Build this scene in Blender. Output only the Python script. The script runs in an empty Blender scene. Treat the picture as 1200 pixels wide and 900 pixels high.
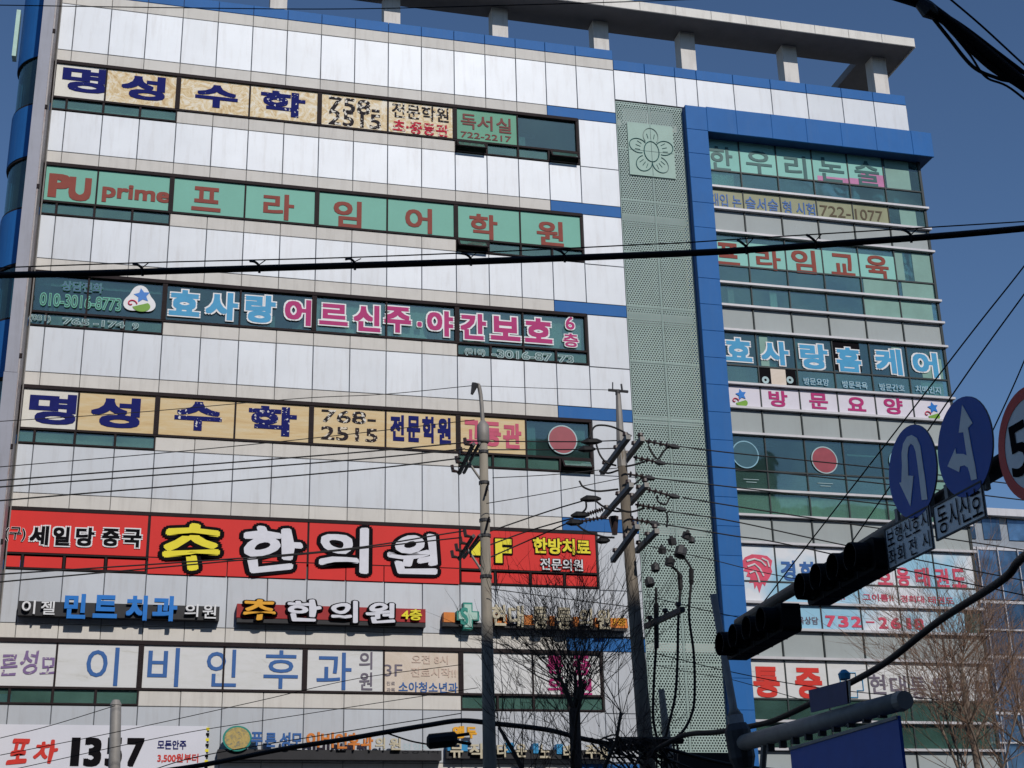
import bpy, bmesh, math, random
from mathutils import Vector, Matrix
random.seed(7)
sc = bpy.context.scene
C = sc.collection
# ------------------------------------------------------------------ camera
FPX = 1716.63
CM = Matrix(((0.9691828, -0.0654812, -0.2374802),
             (-0.2452169, -0.3484976, -0.9046646),
             (-0.0235228, 0.9350196, -0.3538150)))
C0 = Vector((-0.188, -46.201, 4.0))
cd = bpy.data.cameras.new('camera')
cam = bpy.data.objects.new('camera', cd)
C.objects.link(cam)
cam.matrix_world = Matrix.Translation(C0) @ CM.to_4x4()
cd.sensor_width = 36.0
cd.lens = FPX / 1200 * 36
cd.clip_start = 0.1
cd.clip_end = 6000
sc.camera = cam
# ------------------------------------------------------------------ light
SUN_EL, SUN_AZ = math.radians(36), math.radians(11)   # azimuth: to the right of the facade normal (-Y)
SUND = Vector((math.sin(SUN_AZ) * math.cos(SUN_EL), -math.cos(SUN_AZ) * math.cos(SUN_EL), math.sin(SUN_EL)))
w = bpy.data.worlds.new('World')
sc.world = w
w.use_nodes = True
nt = w.node_tree
sky = nt.nodes.new('ShaderNodeTexSky')
sky.sky_type = 'NISHITA'
sky.sun_disc = False
sky.sun_elevation = SUN_EL
sky.sun_rotation = math.pi - SUN_AZ
sky.altitude = 100
sky.air_density = 1.0
sky.dust_density = 0.3
sky.ozone_density = 6.5
nt.links.new(sky.outputs[0], nt.nodes['Background'].inputs[0])
nt.nodes['Background'].inputs[1].default_value = 0.085
sd = bpy.data.lights.new('sun', 'SUN')
sd.energy = 3.0
sd.angle = math.radians(0.5)
sd.color = (1.0, 0.95, 0.88)
sun = bpy.data.objects.new('sun', sd)
C.objects.link(sun)
sun.rotation_euler = SUND.to_track_quat('Z', 'Y').to_euler()
sun.location = (0, -60, 60)
sc.view_settings.view_transform = 'Standard'
sc.view_settings.look = 'None'
sc.view_settings.exposure = 0.0
sc.view_settings.gamma = 1.0
sc.cycles.transparent_max_bounces = 12
sc.cycles.max_bounces = 6


# ------------------------------------------------------------------ pixel -> place helpers (author's ruler)
def ray(u, v):
    return CM @ Vector(((u - 600) / FPX, -(v - 450) / FPX, -1))


def PY(u, v, Y=0.0):
    r = ray(u, v)
    return C0 + r * ((Y - C0.y) / r.y)


def PXp(u, v, X):
    r = ray(u, v)
    return C0 + r * ((X - C0.x) / r.x)


def PD(u, v, d):
    return C0 + ray(u, v) * d


# ------------------------------------------------------------------ materials
def newmat(name):
    m = bpy.data.materials.new(name)
    m.use_nodes = True
    return m, m.node_tree, m.node_tree.nodes['Principled BSDF']


def N(t, kind, **kw):
    n = t.nodes.new(kind)
    for k, v in kw.items():
        if k in n.inputs:
            n.inputs[k].default_value = v
        else:
            setattr(n, k, v)
    return n


def mat(name, col, rough=0.6, metal=0.0, var=0.12, scale=3.0, stretch=(1, 1, 1), bump=0.0, objvar=0.0, spec=0.3, dirt=None, dirtamt=0.5, coat=0.0):
    """principled with noise variation, optional streaky dirt colour and per-object variation"""
    m, t, b = newmat(name)
    L = t.links.new
    geo = N(t, 'ShaderNodeNewGeometry')
    mp = N(t, 'ShaderNodeMapping')
    mp.inputs['Scale'].default_value = stretch
    L(geo.outputs['Position'], mp.inputs['Vector'])
    no = N(t, 'ShaderNodeTexNoise', Scale=scale, Detail=6.0, Roughness=0.6)
    L(mp.outputs[0], no.inputs['Vector'])
    mr = N(t, 'ShaderNodeMapRange')
    mr.inputs['From Min'].default_value = 0.3
    mr.inputs['From Max'].default_value = 0.7
    mr.inputs['To Min'].default_value = 1 - var
    mr.inputs['To Max'].default_value = 1 + var
    L(no.outputs['Fac'], mr.inputs['Value'])
    fac = mr.outputs[0]
    if objvar:
        oi = N(t, 'ShaderNodeObjectInfo')
        m2 = N(t, 'ShaderNodeMapRange')
        m2.inputs['To Min'].default_value = 1 - objvar
        m2.inputs['To Max'].default_value = 1 + objvar
        L(oi.outputs['Random'], m2.inputs['Value'])
        mu = N(t, 'ShaderNodeMath', operation='MULTIPLY')
        L(fac, mu.inputs[0])
        L(m2.outputs[0], mu.inputs[1])
        fac = mu.outputs[0]
    vm = N(t, 'ShaderNodeVectorMath', operation='SCALE')
    vm.inputs[0].default_value = col[:3]
    L(fac, vm.inputs['Scale'])
    out = vm.outputs[0]
    if dirt:
        mp2 = N(t, 'ShaderNodeMapping')
        mp2.inputs['Scale'].default_value = (4.0, 4.0, 0.45)
        L(geo.outputs['Position'], mp2.inputs['Vector'])
        n2 = N(t, 'ShaderNodeTexNoise', Scale=1.1, Detail=7.0, Roughness=0.65)
        L(mp2.outputs[0], n2.inputs['Vector'])
        r2 = N(t, 'ShaderNodeMapRange')
        r2.inputs['From Min'].default_value = 0.5
        r2.inputs['From Max'].default_value = 0.72
        r2.inputs['To Max'].default_value = dirtamt
        L(n2.outputs['Fac'], r2.inputs['Value'])
        mx = N(t, 'ShaderNodeMix', data_type='RGBA')
        L(r2.outputs[0], mx.inputs[0])
        L(out, mx.inputs[6])
        mx.inputs[7].default_value = (*dirt, 1)
        out = mx.outputs[2]
    L(out, b.inputs['Base Color'])
    b.inputs['Roughness'].default_value = rough
    b.inputs['Metallic'].default_value = metal
    b.inputs['Specular IOR Level'].default_value = spec
    b.inputs['Coat Weight'].default_value = coat
    if bump:
        bp = N(t, 'ShaderNodeBump', Strength=bump, Distance=0.01)
        L(no.outputs['Fac'], bp.inputs['Height'])
        L(bp.outputs[0], b.inputs['Normal'])
    return m


def flaky(name, col, under, thr=0.55, scale=9.0, rough=0.6, streak=(1, 1, 1)):
    """printed film that has flaked off in hard-edged patches"""
    m, t, b = newmat(name)
    L = t.links.new
    geo = N(t, 'ShaderNodeNewGeometry')
    mp = N(t, 'ShaderNodeMapping')
    mp.inputs['Scale'].default_value = streak
    L(geo.outputs['Position'], mp.inputs['Vector'])
    no = N(t, 'ShaderNodeTexNoise', Scale=scale, Detail=3.0, Roughness=0.55)
    L(mp.outputs[0], no.inputs['Vector'])
    r = N(t, 'ShaderNodeMapRange')
    r.inputs['From Min'].default_value = thr
    r.inputs['From Max'].default_value = thr + 0.02
    L(no.outputs['Fac'], r.inputs['Value'])
    mx = N(t, 'ShaderNodeMix', data_type='RGBA')
    L(r.outputs[0], mx.inputs[0])
    mx.inputs[6].default_value = (*col, 1)
    mx.inputs[7].default_value = (*under, 1)
    L(mx.outputs[2], b.inputs['Base Color'])
    b.inputs['Roughness'].default_value = 0.85
    b.inputs['Specular IOR Level'].default_value = 0.1
    return m


def aged(name, c1, c2, c3, scale=2.5, pos=(0.35, 0.5, 0.7), rough=0.55, stretch=(1, 1, 1), dist=1.5):
    m, t, b = newmat(name)
    L = t.links.new
    geo = N(t, 'ShaderNodeNewGeometry')
    mp = N(t, 'ShaderNodeMapping')
    mp.inputs['Scale'].default_value = stretch
    L(geo.outputs['Position'], mp.inputs['Vector'])
    no = N(t, 'ShaderNodeTexNoise', Scale=scale, Detail=9.0, Roughness=0.68, Distortion=dist)
    L(mp.outputs[0], no.inputs['Vector'])
    cr = N(t, 'ShaderNodeValToRGB')
    e = cr.color_ramp.elements
    e[0].position = pos[0]; e[0].color = (*c1, 1)
    e[1].position = pos[2]; e[1].color = (*c3, 1)
    k = e.new(pos[1]); k.color = (*c2, 1)
    L(no.outputs['Fac'], cr.inputs[0])
    L(cr.outputs[0], b.inputs['Base Color'])
    b.inputs['Roughness'].default_value = rough
    return m


def glassmat(name, tint, refl=0.10, rough=0.03, dust=0.22):
    m, t, b = newmat(name)
    L = t.links.new
    t.nodes.remove(b)
    tr = N(t, 'ShaderNodeBsdfTransparent'); tr.inputs[0].default_value = (*tint, 1)
    gl = N(t, 'ShaderNodeBsdfGlossy'); gl.inputs['Roughness'].default_value = rough
    gl.inputs[0].default_value = (0.8, 0.95, 0.90, 1)
    fr = N(t, 'ShaderNodeFresnel', IOR=1.6)
    geo = N(t, 'ShaderNodeNewGeometry')
    no = N(t, 'ShaderNodeTexNoise', Scale=0.9, Detail=2.0)
    L(geo.outputs['Position'], no.inputs['Vector'])
    bp = N(t, 'ShaderNodeBump', Strength=0.25, Distance=0.02)
    L(no.outputs['Fac'], bp.inputs['Height'])
    L(bp.outputs[0], gl.inputs['Normal'])
    ad = N(t, 'ShaderNodeMath', operation='ADD'); ad.inputs[1].default_value = refl - 0.05
    L(fr.outputs[0], ad.inputs[0])
    df = N(t, 'ShaderNodeBsdfDiffuse'); df.inputs[0].default_value = (0.14, 0.28, 0.235, 1)
    n3 = N(t, 'ShaderNodeTexNoise', Scale=0.7, Detail=5.0)
    L(geo.outputs['Position'], n3.inputs['Vector'])
    m3 = N(t, 'ShaderNodeMapRange'); m3.inputs['From Min'].default_value = .3; m3.inputs['From Max'].default_value = .7
    m3.inputs['To Min'].default_value = dust * .5; m3.inputs['To Max'].default_value = dust * 1.4
    L(n3.outputs['Fac'], m3.inputs['Value'])
    dm = N(t, 'ShaderNodeMixShader')
    L(m3.outputs[0], dm.inputs[0]); L(tr.outputs[0], dm.inputs[1]); L(df.outputs[0], dm.inputs[2])
    mx = N(t, 'ShaderNodeMixShader')
    L(ad.outputs[0], mx.inputs[0]); L(dm.outputs[0], mx.inputs[1]); L(gl.outputs[0], mx.inputs[2])
    L(mx.outputs[0], t.nodes['Material Output'].inputs[0])
    return m


M = {}
M['white'] = mat('brushed_white_panel', (0.425, 0.447, 0.482), 0.55, 0.44, 0.04, 0.8, objvar=0.045, dirt=(0.27, 0.25, 0.24), dirtamt=0.28)
M['beige'] = mat('beige_panel', (0.64, 0.61, 0.565), 0.8, 0.0, 0.05, 1.2, objvar=0.04, dirt=(0.30, 0.27, 0.24), dirtamt=0.25)
M['blue'] = mat('blue_panel', (0.018, 0.125, 0.37), 0.6, 0.0, 0.06, 0.9, objvar=0.03, dirt=(0.06, 0.15, 0.33), dirtamt=0.25, spec=0.2)
M['greyp'] = mat('grey_spandrel', (0.335, 0.37, 0.37), 0.55, 0.0, 0.05, 0.8, objvar=0.05, dirt=(0.26, 0.26, 0.26), dirtamt=0.2)
M['seam'] = mat('dark_joint', (0.10, 0.10, 0.10), 0.9)
M['dark'] = mat('dark_bronze_frame', (0.022, 0.015, 0.016), 0.7, 0.0, 0.2, 4, spec=0.15)
M['alu'] = mat('white_aluminium_ledge', (0.52, 0.51, 0.53), 0.5, 0.15, 0.08, 1, dirt=(0.35, 0.33, 0.33), dirtamt=0.3)
M['mull'] = mat('dark_green_mullion', (0.03, 0.04, 0.042), 0.5)
M['conc'] = mat('grey_concrete', (0.30, 0.29, 0.275), 0.85, 0, 0.15, 2, bump=0.3, dirt=(0.16, 0.15, 0.14), dirtamt=0.5)
M['soffit'] = mat('grey_soffit', (0.20, 0.19, 0.19), 0.8, 0, 0.08, 2)
M['fascia'] = mat('pale_fascia', (0.70, 0.67, 0.62), 0.6, 0, 0.06, 2, objvar=0.04, dirt=(0.35, 0.32, 0.28), dirtamt=0.4)
M['brownp'] = mat('olive_brown_print', (0.10, 0.075, 0.045), 0.7)
M['postm'] = mat('off_white_post', (0.66, 0.63, 0.60), 0.7, 0, 0.06, 1.5, dirt=(0.35, 0.32, 0.3), dirtamt=0.4)
M['pil'] = mat('lavender_grey_pilaster', (0.33, 0.335, 0.385), 0.6, 0.0, 0.06, 1, dirt=(0.2, 0.19, 0.2), dirtamt=0.4)
M['rust'] = aged('stained_return', (0.30, 0.27, 0.27), (0.36, 0.33, 0.33), (0.22, 0.13, 0.12), 2.0, stretch=(1, 1, .6))
M['screen'] = mat('mint_perforated_sheet', (0.37, 0.475, 0.44), 0.7, 0.0, 0.05, 1.4, objvar=0.03, dirt=(0.3, 0.38, 0.33), dirtamt=0.3)
M['mint'] = mat('mint_film', (0.17, 0.43, 0.34), 0.6, 0, 0.05, 0.7, objvar=0.04)
M['mint2'] = mat('pale_mint_film', (0.24, 0.52, 0.46), 0.6, 0, 0.05, 0.7, objvar=0.04)
M['mintg'] = mat('green_film', (0.12, 0.33, 0.22), 0.6, 0, 0.06, 0.8)
M['pink'] = mat('pink_film', (0.50, 0.20, 0.36), 0.3)
M['olive'] = mat('olive_film', (0.26, 0.27, 0.16), 0.35, 0, 0.12, 1.5)
M['tan1'] = aged('scorched_tan_film', (0.72, 0.66, 0.54), (0.62, 0.47, 0.24), (0.42, 0.24, 0.07), 2.2, (0.40, 0.53, 0.68), dist=3.0)
M['tan2'] = aged('yellowed_tan_film', (0.62, 0.50, 0.30), (0.60, 0.43, 0.20), (0.50, 0.32, 0.13), 1.2, (0.35, 0.55, 0.75), stretch=(0.6, 1, 4), dist=.8)
M['cream'] = aged('cream_film', (0.68, 0.66, 0.60), (0.64, 0.62, 0.55), (0.50, 0.44, 0.34), 1.5, (0.4, 0.6, 0.8))
M['wfilm'] = aged('grubby_white_film', (0.64, 0.64, 0.64), (0.60, 0.60, 0.585), (0.40, 0.37, 0.32), 1.3, (0.45, 0.62, 0.78), stretch=(0.6, 1, 2.2))
M['peach'] = aged('faded_peach_film', (0.66, 0.56, 0.47), (0.60, 0.50, 0.40), (0.5, 0.4, 0.3), 1.3, (0.4, 0.6, 0.8))
M['red'] = mat('red_banner', (0.66, 0.022, 0.018), 0.6, 0, 0.05, 1)
M['navy'] = mat('navy_print', (0.014, 0.018, 0.13), 0.8, 0, 0.15, 5, spec=.1)
M['navyf1'] = flaky('flaking_navy_print', (0.014, 0.018, 0.13), (0.66, 0.64, 0.60), 0.70, 7.0)
M['navyf2'] = flaky('badly_flaked_navy_print', (0.014, 0.018, 0.13), (0.68, 0.66, 0.63), 0.62, 9.0)
M['blackf'] = flaky('flaking_black_print', (0.03, 0.026, 0.03), (0.72, 0.68, 0.60), 0.55, 8.0)
M['blackf2'] = flaky('lightly_flaked_black_print', (0.035, 0.026, 0.03), (0.70, 0.62, 0.5), 0.56, 8.0)
M['redf'] = flaky('flaking_red_print', (0.50, 0.03, 0.06), (0.72, 0.6, 0.5), 0.56, 9.0)
M['brick'] = mat('brick_red_letter', (0.25, 0.055, 0.04), 0.7, 0, 0.08, 3)
M['maroon'] = mat('maroon_letter', (0.19, 0.055, 0.05), 0.7, 0, 0.08, 3)
M['magenta'] = mat('magenta_letter', (0.42, 0.015, 0.15), 0.6, 0, 0.06, 3)
M['cyan'] = mat('sky_blue_letter', (0.055, 0.31, 0.54), 0.6, 0, 0.06, 3)
M['wletter'] = mat('white_letter', (0.72, 0.72, 0.73), 0.45, 0, 0.06, 4)
M['wbrush'] = mat('white_brush_letter', (0.66, 0.66, 0.72), 0.45, 0, 0.06, 4)
M['black'] = mat('black_print', (0.008, 0.007, 0.009), 0.9, 0, 0.1, 4, spec=.05)
M['yellow'] = mat('yellow_letter', (0.80, 0.68, 0.02), 0.45, 0, 0.05, 4)
M['amber'] = mat('amber_letter', (0.75, 0.36, 0.02), 0.45, 0, 0.08, 4)
M['green'] = mat('green_outline', (0.10, 0.42, 0.29), 0.45)
M['deepteal'] = mat('dark_teal_print', (0.02, 0.10, 0.10), 0.4)
M['bluel'] = mat('cobalt_letter', (0.03, 0.115, 0.34), 0.45, 0, 0.06, 4)
M['brightblue'] = mat('bright_blue_letter', (0.01, 0.17, 0.55), 0.4, 0, 0.08, 4)
M['purple'] = flaky('worn_purple_letter', (0.22, 0.15, 0.30), (0.55, 0.52, 0.5), 0.60, 8.0)
M['orange'] = mat('orange_box', (0.62, 0.19, 0.03), 0.5, 0, 0.15, 5)
M['darkred'] = mat('dark_red_backing', (0.33, 0.012, 0.015), 0.5, 0, 0.1, 5)
M['blackbox'] = mat('black_letter_rail', (0.02, 0.02, 0.024), 0.5, 0, 0.2, 3)
M['greytxt'] = mat('slate_grey_letter', (0.14, 0.12, 0.16), 0.5)
M['faintp'] = mat('faint_peach_letter', (0.58, 0.44, 0.36), 0.5)
M['teal'] = mat('teal_cross', (0.02, 0.24, 0.19), 0.45, 0, 0.1, 5)
M['palecross'] = mat('pale_green_cross_face', (0.40, 0.58, 0.50), 0.45, 0, 0.1, 5)
M['gold'] = aged('gilded_emblem', (0.10, 0.14, 0.14), (0.42, 0.30, 0.08), (0.5, 0.4, 0.15), 6.0)
M['ivory'] = mat('ivory_letter', (0.52, 0.46, 0.33), 0.5, 0, 0.1, 4)
M['redp'] = mat('signal_red_print', (0.60, 0.03, 0.02), 0.5, 0, 0.06, 4)
M['rose'] = mat('rose_letter', (0.62, 0.07, 0.13), 0.45)
M['lilac'] = mat('pale_lilac_banner', (0.66, 0.63, 0.70), 0.5, 0, 0.04, 1)
M['wbanner'] = mat('white_vinyl_banner', (0.66, 0.66, 0.72), 0.5, 0, 0.03, 1)
M['circr'] = mat('dull_red_disc', (0.30, 0.055, 0.075), 0.4)
M['circt'] = mat('dull_teal_disc', (0.025, 0.10, 0.14), 0.4)
M['cring'] = mat('pale_ring', (0.36, 0.48, 0.50), 0.4)
M['ringb'] = mat('pale_blue_ring', (0.22, 0.42, 0.52), 0.5)
M['glass'] = glassmat('tinted_glass', (0.74, 0.86, 0.84), 0.14)
M['glassd'] = glassmat('dark_tinted_glass', (0.55, 0.68, 0.68), 0.12, dust=.10)
M['glassg'] = glassmat('green_tinted_glass', (0.80, 0.90, 0.86), 0.10, dust=.4)
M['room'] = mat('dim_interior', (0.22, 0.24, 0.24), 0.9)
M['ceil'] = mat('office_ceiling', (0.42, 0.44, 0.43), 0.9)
M['blind'] = mat('mint_blind', (0.62, 0.80, 0.71), 0.9, 0, 0.1, 1.5, (1, 1, .2))
M['blindw'] = mat('pale_curtain', (0.52, 0.55, 0.50), 0.9, 0, 0.15, 1.5, (4, 1, .2))
M['metal'] = mat('galvanised_steel', (0.27, 0.255, 0.24), 0.6, 0.15, 0.15, 5)
M['cpole'] = mat('weathered_concrete_pole', (0.29, 0.26, 0.215), 0.9, 0, 0.2, 3, (1, 1, .3), bump=0.4, dirt=(0.10, 0.09, 0.08), dirtamt=0.5)
M['wood'] = mat('brown_stained_pole', (0.20, 0.17, 0.135), 0.9, 0, 0.3, 3, (2, 2, .3), bump=0.5, dirt=(0.07, 0.06, 0.05), dirtamt=0.7)
M['cable'] = mat('black_cable', (0.012, 0.012, 0.014), 0.6)
M['porc'] = mat('brown_insulator', (0.045, 0.03, 0.03), 0.35)
M['darkmetal'] = mat('dark_steel', (0.06, 0.06, 0.065), 0.6, 0.3, 0.2, 5)
M['armp'] = mat('grey_painted_arm', (0.09, 0.085, 0.08), 0.6, 0.0, 0.12, 5)
M['sigblack'] = mat('black_signal_housing', (0.008, 0.008, 0.010), 0.7, spec=0.15)
M['lens'] = mat('dark_lens', (0.008, 0.010, 0.008), 0.4)
M['signblue'] = mat('blue_road_sign', (0.018, 0.085, 0.42), 0.5, 0, 0.08, 4)
M['signwhite'] = mat('white_road_marking_film', (0.82, 0.81, 0.80), 0.5, 0, 0.08, 5)
M['signred'] = mat('red_sign_ring', (0.70, 0.06, 0.04), 0.5, 0, 0.1, 5)
M['bark'] = mat('dark_bark', (0.06, 0.046, 0.038), 0.95, 0, 0.3, 9, bump=0.5)
M['bark2'] = mat('pale_brown_bark', (0.19, 0.15, 0.12), 0.95, 0, 0.3, 9, bump=0.5)
M['twig'] = mat('dark_twig', (0.075, 0.055, 0.045), 0.95)
M['twig2'] = mat('brown_twig', (0.24, 0.155, 0.11), 0.95)
M['asphalt'] = mat('asphalt', (0.05, 0.05, 0.052), 0.9, 0, 0.2, 8, bump=0.3)
M['pave'] = mat('pavement', (0.26, 0.25, 0.24), 0.9, 0, 0.15, 4, bump=0.2)
M['earth'] = mat('ground', (0.14, 0.14, 0.13), 0.95, 0, 0.2, 2)
M['farblue'] = mat('blue_curtain_glass', (0.05, 0.10, 0.17), 0.12, 0.35, 0.5, 0.8, objvar=0.5, spec=0.6)
M['farwall'] = mat('pale_cladding', (0.26, 0.29, 0.33), 0.6, 0, 0.1, 1)
M['hill'] = mat('hill_woods', (0.05, 0.075, 0.06), 0.95, 0, 0.4, 0.3)


# ------------------------------------------------------------------ mesh helpers
class MB:
    def __init__(s):
        s.v, s.f = [], []

    def add(s, vs, fs):
        o = len(s.v)
        s.v += [Vector(p) for p in vs]
        s.f += [tuple(i + o for i in f) for f in fs]
        return s

    def box(s, x0, x1, y0, y1, z0, z1):
        return s.add([(x0, y0, z0), (x1, y0, z0), (x1, y1, z0), (x0, y1, z0), (x0, y0, z1), (x1, y0, z1), (x1, y1, z1), (x0, y1, z1)],
                     [(0, 3, 2, 1), (4, 5, 6, 7), (0, 1, 5, 4), (1, 2, 6, 5), (2, 3, 7, 6), (3, 0, 4, 7)])

    def obox(s, c, ax, ay, az, hx, hy, hz):
        c, ax, ay, az = Vector(c), Vector(ax).normalized() * hx, Vector(ay).normalized() * hy, Vector(az).normalized() * hz
        P = []
        for k in (-1, 1):
            for i, j in ((-1, -1), (1, -1), (1, 1), (-1, 1)):
                P.append(c + ax * i + ay * j + az * k)
        return s.add(P, [(0, 3, 2, 1), (4, 5, 6, 7), (0, 1, 5, 4), (1, 2, 6, 5), (2, 3, 7, 6), (3, 0, 4, 7)])

    def tube(s, pts, rad, n=8, cap=True):
        pts = [Vector(p) for p in pts]
        if not isinstance(rad, (list, tuple)):
            rad = [rad] * len(pts)
        vs, fs = [], []
        up = None
        for i, p in enumerate(pts):
            d = (pts[min(i + 1, len(pts) - 1)] - pts[max(i - 1, 0)])
            if d.length < 1e-9:
                d = Vector((0, 0, 1))
            d.normalize()
            if up is None:
                up = d.cross(Vector((0.13, 0.31, 0.94)))
                if up.length < 0.1:
                    up = d.cross(Vector((1, 0, 0)))
            up = (up - d * up.dot(d)).normalized()
            b = d.cross(up)
            for k in range(n):
                a = 2 * math.pi * k / n
                vs.append(p + (up * math.cos(a) + b * math.sin(a)) * rad[i])
        for i in range(len(pts) - 1):
            for k in range(n):
                k2 = (k + 1) % n
                fs.append((i * n + k, i * n + k2, (i + 1) * n + k2, (i + 1) * n + k))
        if cap:
            fs.append(tuple(range(n - 1, -1, -1)))
            fs.append(tuple((len(pts) - 1) * n + k for k in range(n)))
        return s.add(vs, fs)

    def prism(s, poly, fn, t0, t1):
        """poly: 2-D outline; fn(a,b,t)->point"""
        n = len(poly)
        return s.add([fn(a, b, t0) for a, b in poly] + [fn(a, b, t1) for a, b in poly],
                     [tuple(range(n)), tuple(range(2 * n - 1, n - 1, -1))] + [(i, n + i, n + (i + 1) % n, (i + 1) % n) for i in range(n)])

    def build(s, name, m, parent=None, smooth=False, kind=None):
        me = bpy.data.meshes.new(name)
        base = gloc(parent) if parent is not None else Vector((0, 0, 0))
        me.from_pydata([tuple(v - base) for v in s.v], [], s.f)
        me.materials.append(m)
        bm = bmesh.new(); bm.from_mesh(me)
        bmesh.ops.recalc_face_normals(bm, faces=bm.faces)
        bm.to_mesh(me); bm.free()
        if smooth:
            for p in me.polygons:
                p.use_smooth = len(p.vertices) <= 4
        o = bpy.data.objects.new(name, me)
        C.objects.link(o)
        if parent is not None:
            o.parent = parent
        if kind:
            o['kind'] = kind
        return o


def gloc(o):
    p = Vector((0, 0, 0))
    while o is not None:
        p = p + o.location
        o = o.parent
    return p


def tag(o, label=None, cat=None, group=None, kind=None):
    if label: o['label'] = label
    if cat: o['category'] = cat
    if group: o['group'] = group
    if kind: o['kind'] = kind
    return o


def thing(name, loc, label, cat, group=None):
    o = bpy.data.objects.new(name, None)
    C.objects.link(o)
    o.location = loc
    o.empty_display_size = 0.2
    return tag(o, label, cat, group)


_pm = {}


def bevbox(name, sx, sy, sz, m, loc, parent, tilt=0.0, bev=0.012):
    """shared bevelled panel, origin at its centre front"""
    key = (name, round(sx, 3), round(sy, 3), round(sz, 3), m.name)
    me = _pm.get(key)
    if me is None:
        bm = bmesh.new()
        bmesh.ops.create_cube(bm, size=1.0)
        for v in bm.verts:
            v.co = Vector((v.co.x * sx, v.co.y * sy, v.co.z * sz))
        fr = [e for e in bm.edges if all(v.co.y < 0 for v in e.verts)]
        bmesh.ops.bevel(bm, geom=fr, offset=bev, segments=1, affect='EDGES')
        me = bpy.data.meshes.new(name)
        bm.to_mesh(me); bm.free()
        me.materials.append(m)
        _pm[key] = me
    o = bpy.data.objects.new(name, me)
    C.objects.link(o)
    o.parent = parent
    o.location = Vector(loc) - gloc(parent)
    if tilt:
        o.rotation_euler = (random.gauss(0, tilt), 0, random.gauss(0, tilt))
    return o


def panel(name, x0, x1, z0, z1, m, parent, y0=0.0, th=0.045, tilt=0.003, gap=0.009):
    return bevbox(name, x1 - x0 - 2 * gap, th, z1 - z0 - 2 * gap, m, ((x0 + x1) / 2, y0 + th / 2, (z0 + z1) / 2), parent, tilt)


# ------------------------------------------------------------------ lettering
_gc = {}


def glyph(txt, bold, ext=0.0, res=3):
    key = (txt, round(bold, 3), ext > 0, res)
    if key in _gc:
        return _gc[key]
    cu = bpy.data.curves.new('glyph', 'FONT')
    cu.body = txt
    cu.offset = bold
    cu.resolution_u = res
    if ext > 0:
        cu.extrude = 0.5
    ob = bpy.data.objects.new('glyph', cu)
    C.objects.link(ob)
    bpy.context.view_layer.update()
    me = bpy.data.meshes.new_from_object(ob.evaluated_get(bpy.context.evaluated_depsgraph_get()))
    vs = [v.co.copy() for v in me.vertices]
    fs = [tuple(p.vertices) for p in me.polygons]
    bpy.data.objects.remove(ob); bpy.data.curves.remove(cu); bpy.data.meshes.remove(me)
    _gc[key] = (vs, fs)
    return _gc[key]


def put_glyph(name, parent, txt, fn, bold, m, ext=0.0, ref=None, wob=0.0, res=3, dv=(0, -0.0004, 0)):
    """fn(a,b,t): a,b in 0..1 over the glyph box, t depth 0..1; heavy strokes are stamped round a small circle"""
    vs, fs = glyph(txt, 0.0, ext, res)
    rb = ref if ref is not None else bold
    x0 = min(v.x for v in vs) - rb; x1 = max(v.x for v in vs) + rb
    z0 = min(v.y for v in vs) - rb; z1 = max(v.y for v in vs) + rb
    n = 0 if bold < 0.006 else (6 if bold < 0.02 else (8 if bold < .06 else 14))
    if not wob:
        bold *= .8
    offs = [(0, 0)] + [(bold * math.cos(2 * math.pi * (k + .5) / n), bold * math.sin(2 * math.pi * (k + .5) / n)) for k in range(n)]
    if n and not wob:
        offs = [(0, 0)] + [(bold * i, bold * j) for i in (-1, 0, 1) for j in (-1, 0, 1) if i or j]
    out, ff = [], []
    for k, (ox, oz) in enumerate(offs):
        o = len(out)
        sh = Vector(dv) * k
        for v in vs:
            a, b = (v.x + ox - x0) / (x1 - x0), (v.y + oz - z0) / (z1 - z0)
            if wob:
                p_ = (v.x - x0) / (x1 - x0); q_ = (v.y - z0) / (z1 - z0)
                a += wob * math.sin(7 * q_ + 3 * p_ + len(vs)); b += wob * math.sin(6 * p_ + 4 * q_ + 1.7 * len(vs)) + wob * 1.6 * (p_ - .5)
            out.append(Vector(fn(a, b, 0.5 - v.z if ext else 0.0)) + sh)
        ff += [tuple(i + o for i in f) for f in fs]
    me = bpy.data.meshes.new(name)
    base = gloc(parent)
    me.from_pydata([tuple(p - base) for p in out], [], ff)
    me.materials.append(m)
    me.update()
    o = bpy.data.objects.new(name, me)
    C.objects.link(o)
    o.parent = parent
    return o


CTX = [0, 0, 1.0]


def ctx(ou, ov, s):
    CTX[:] = [ou, ov, s]


def U(x, y):
    return CTX[0] + x / CTX[2], CTX[1] + y / CTX[2]


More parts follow.
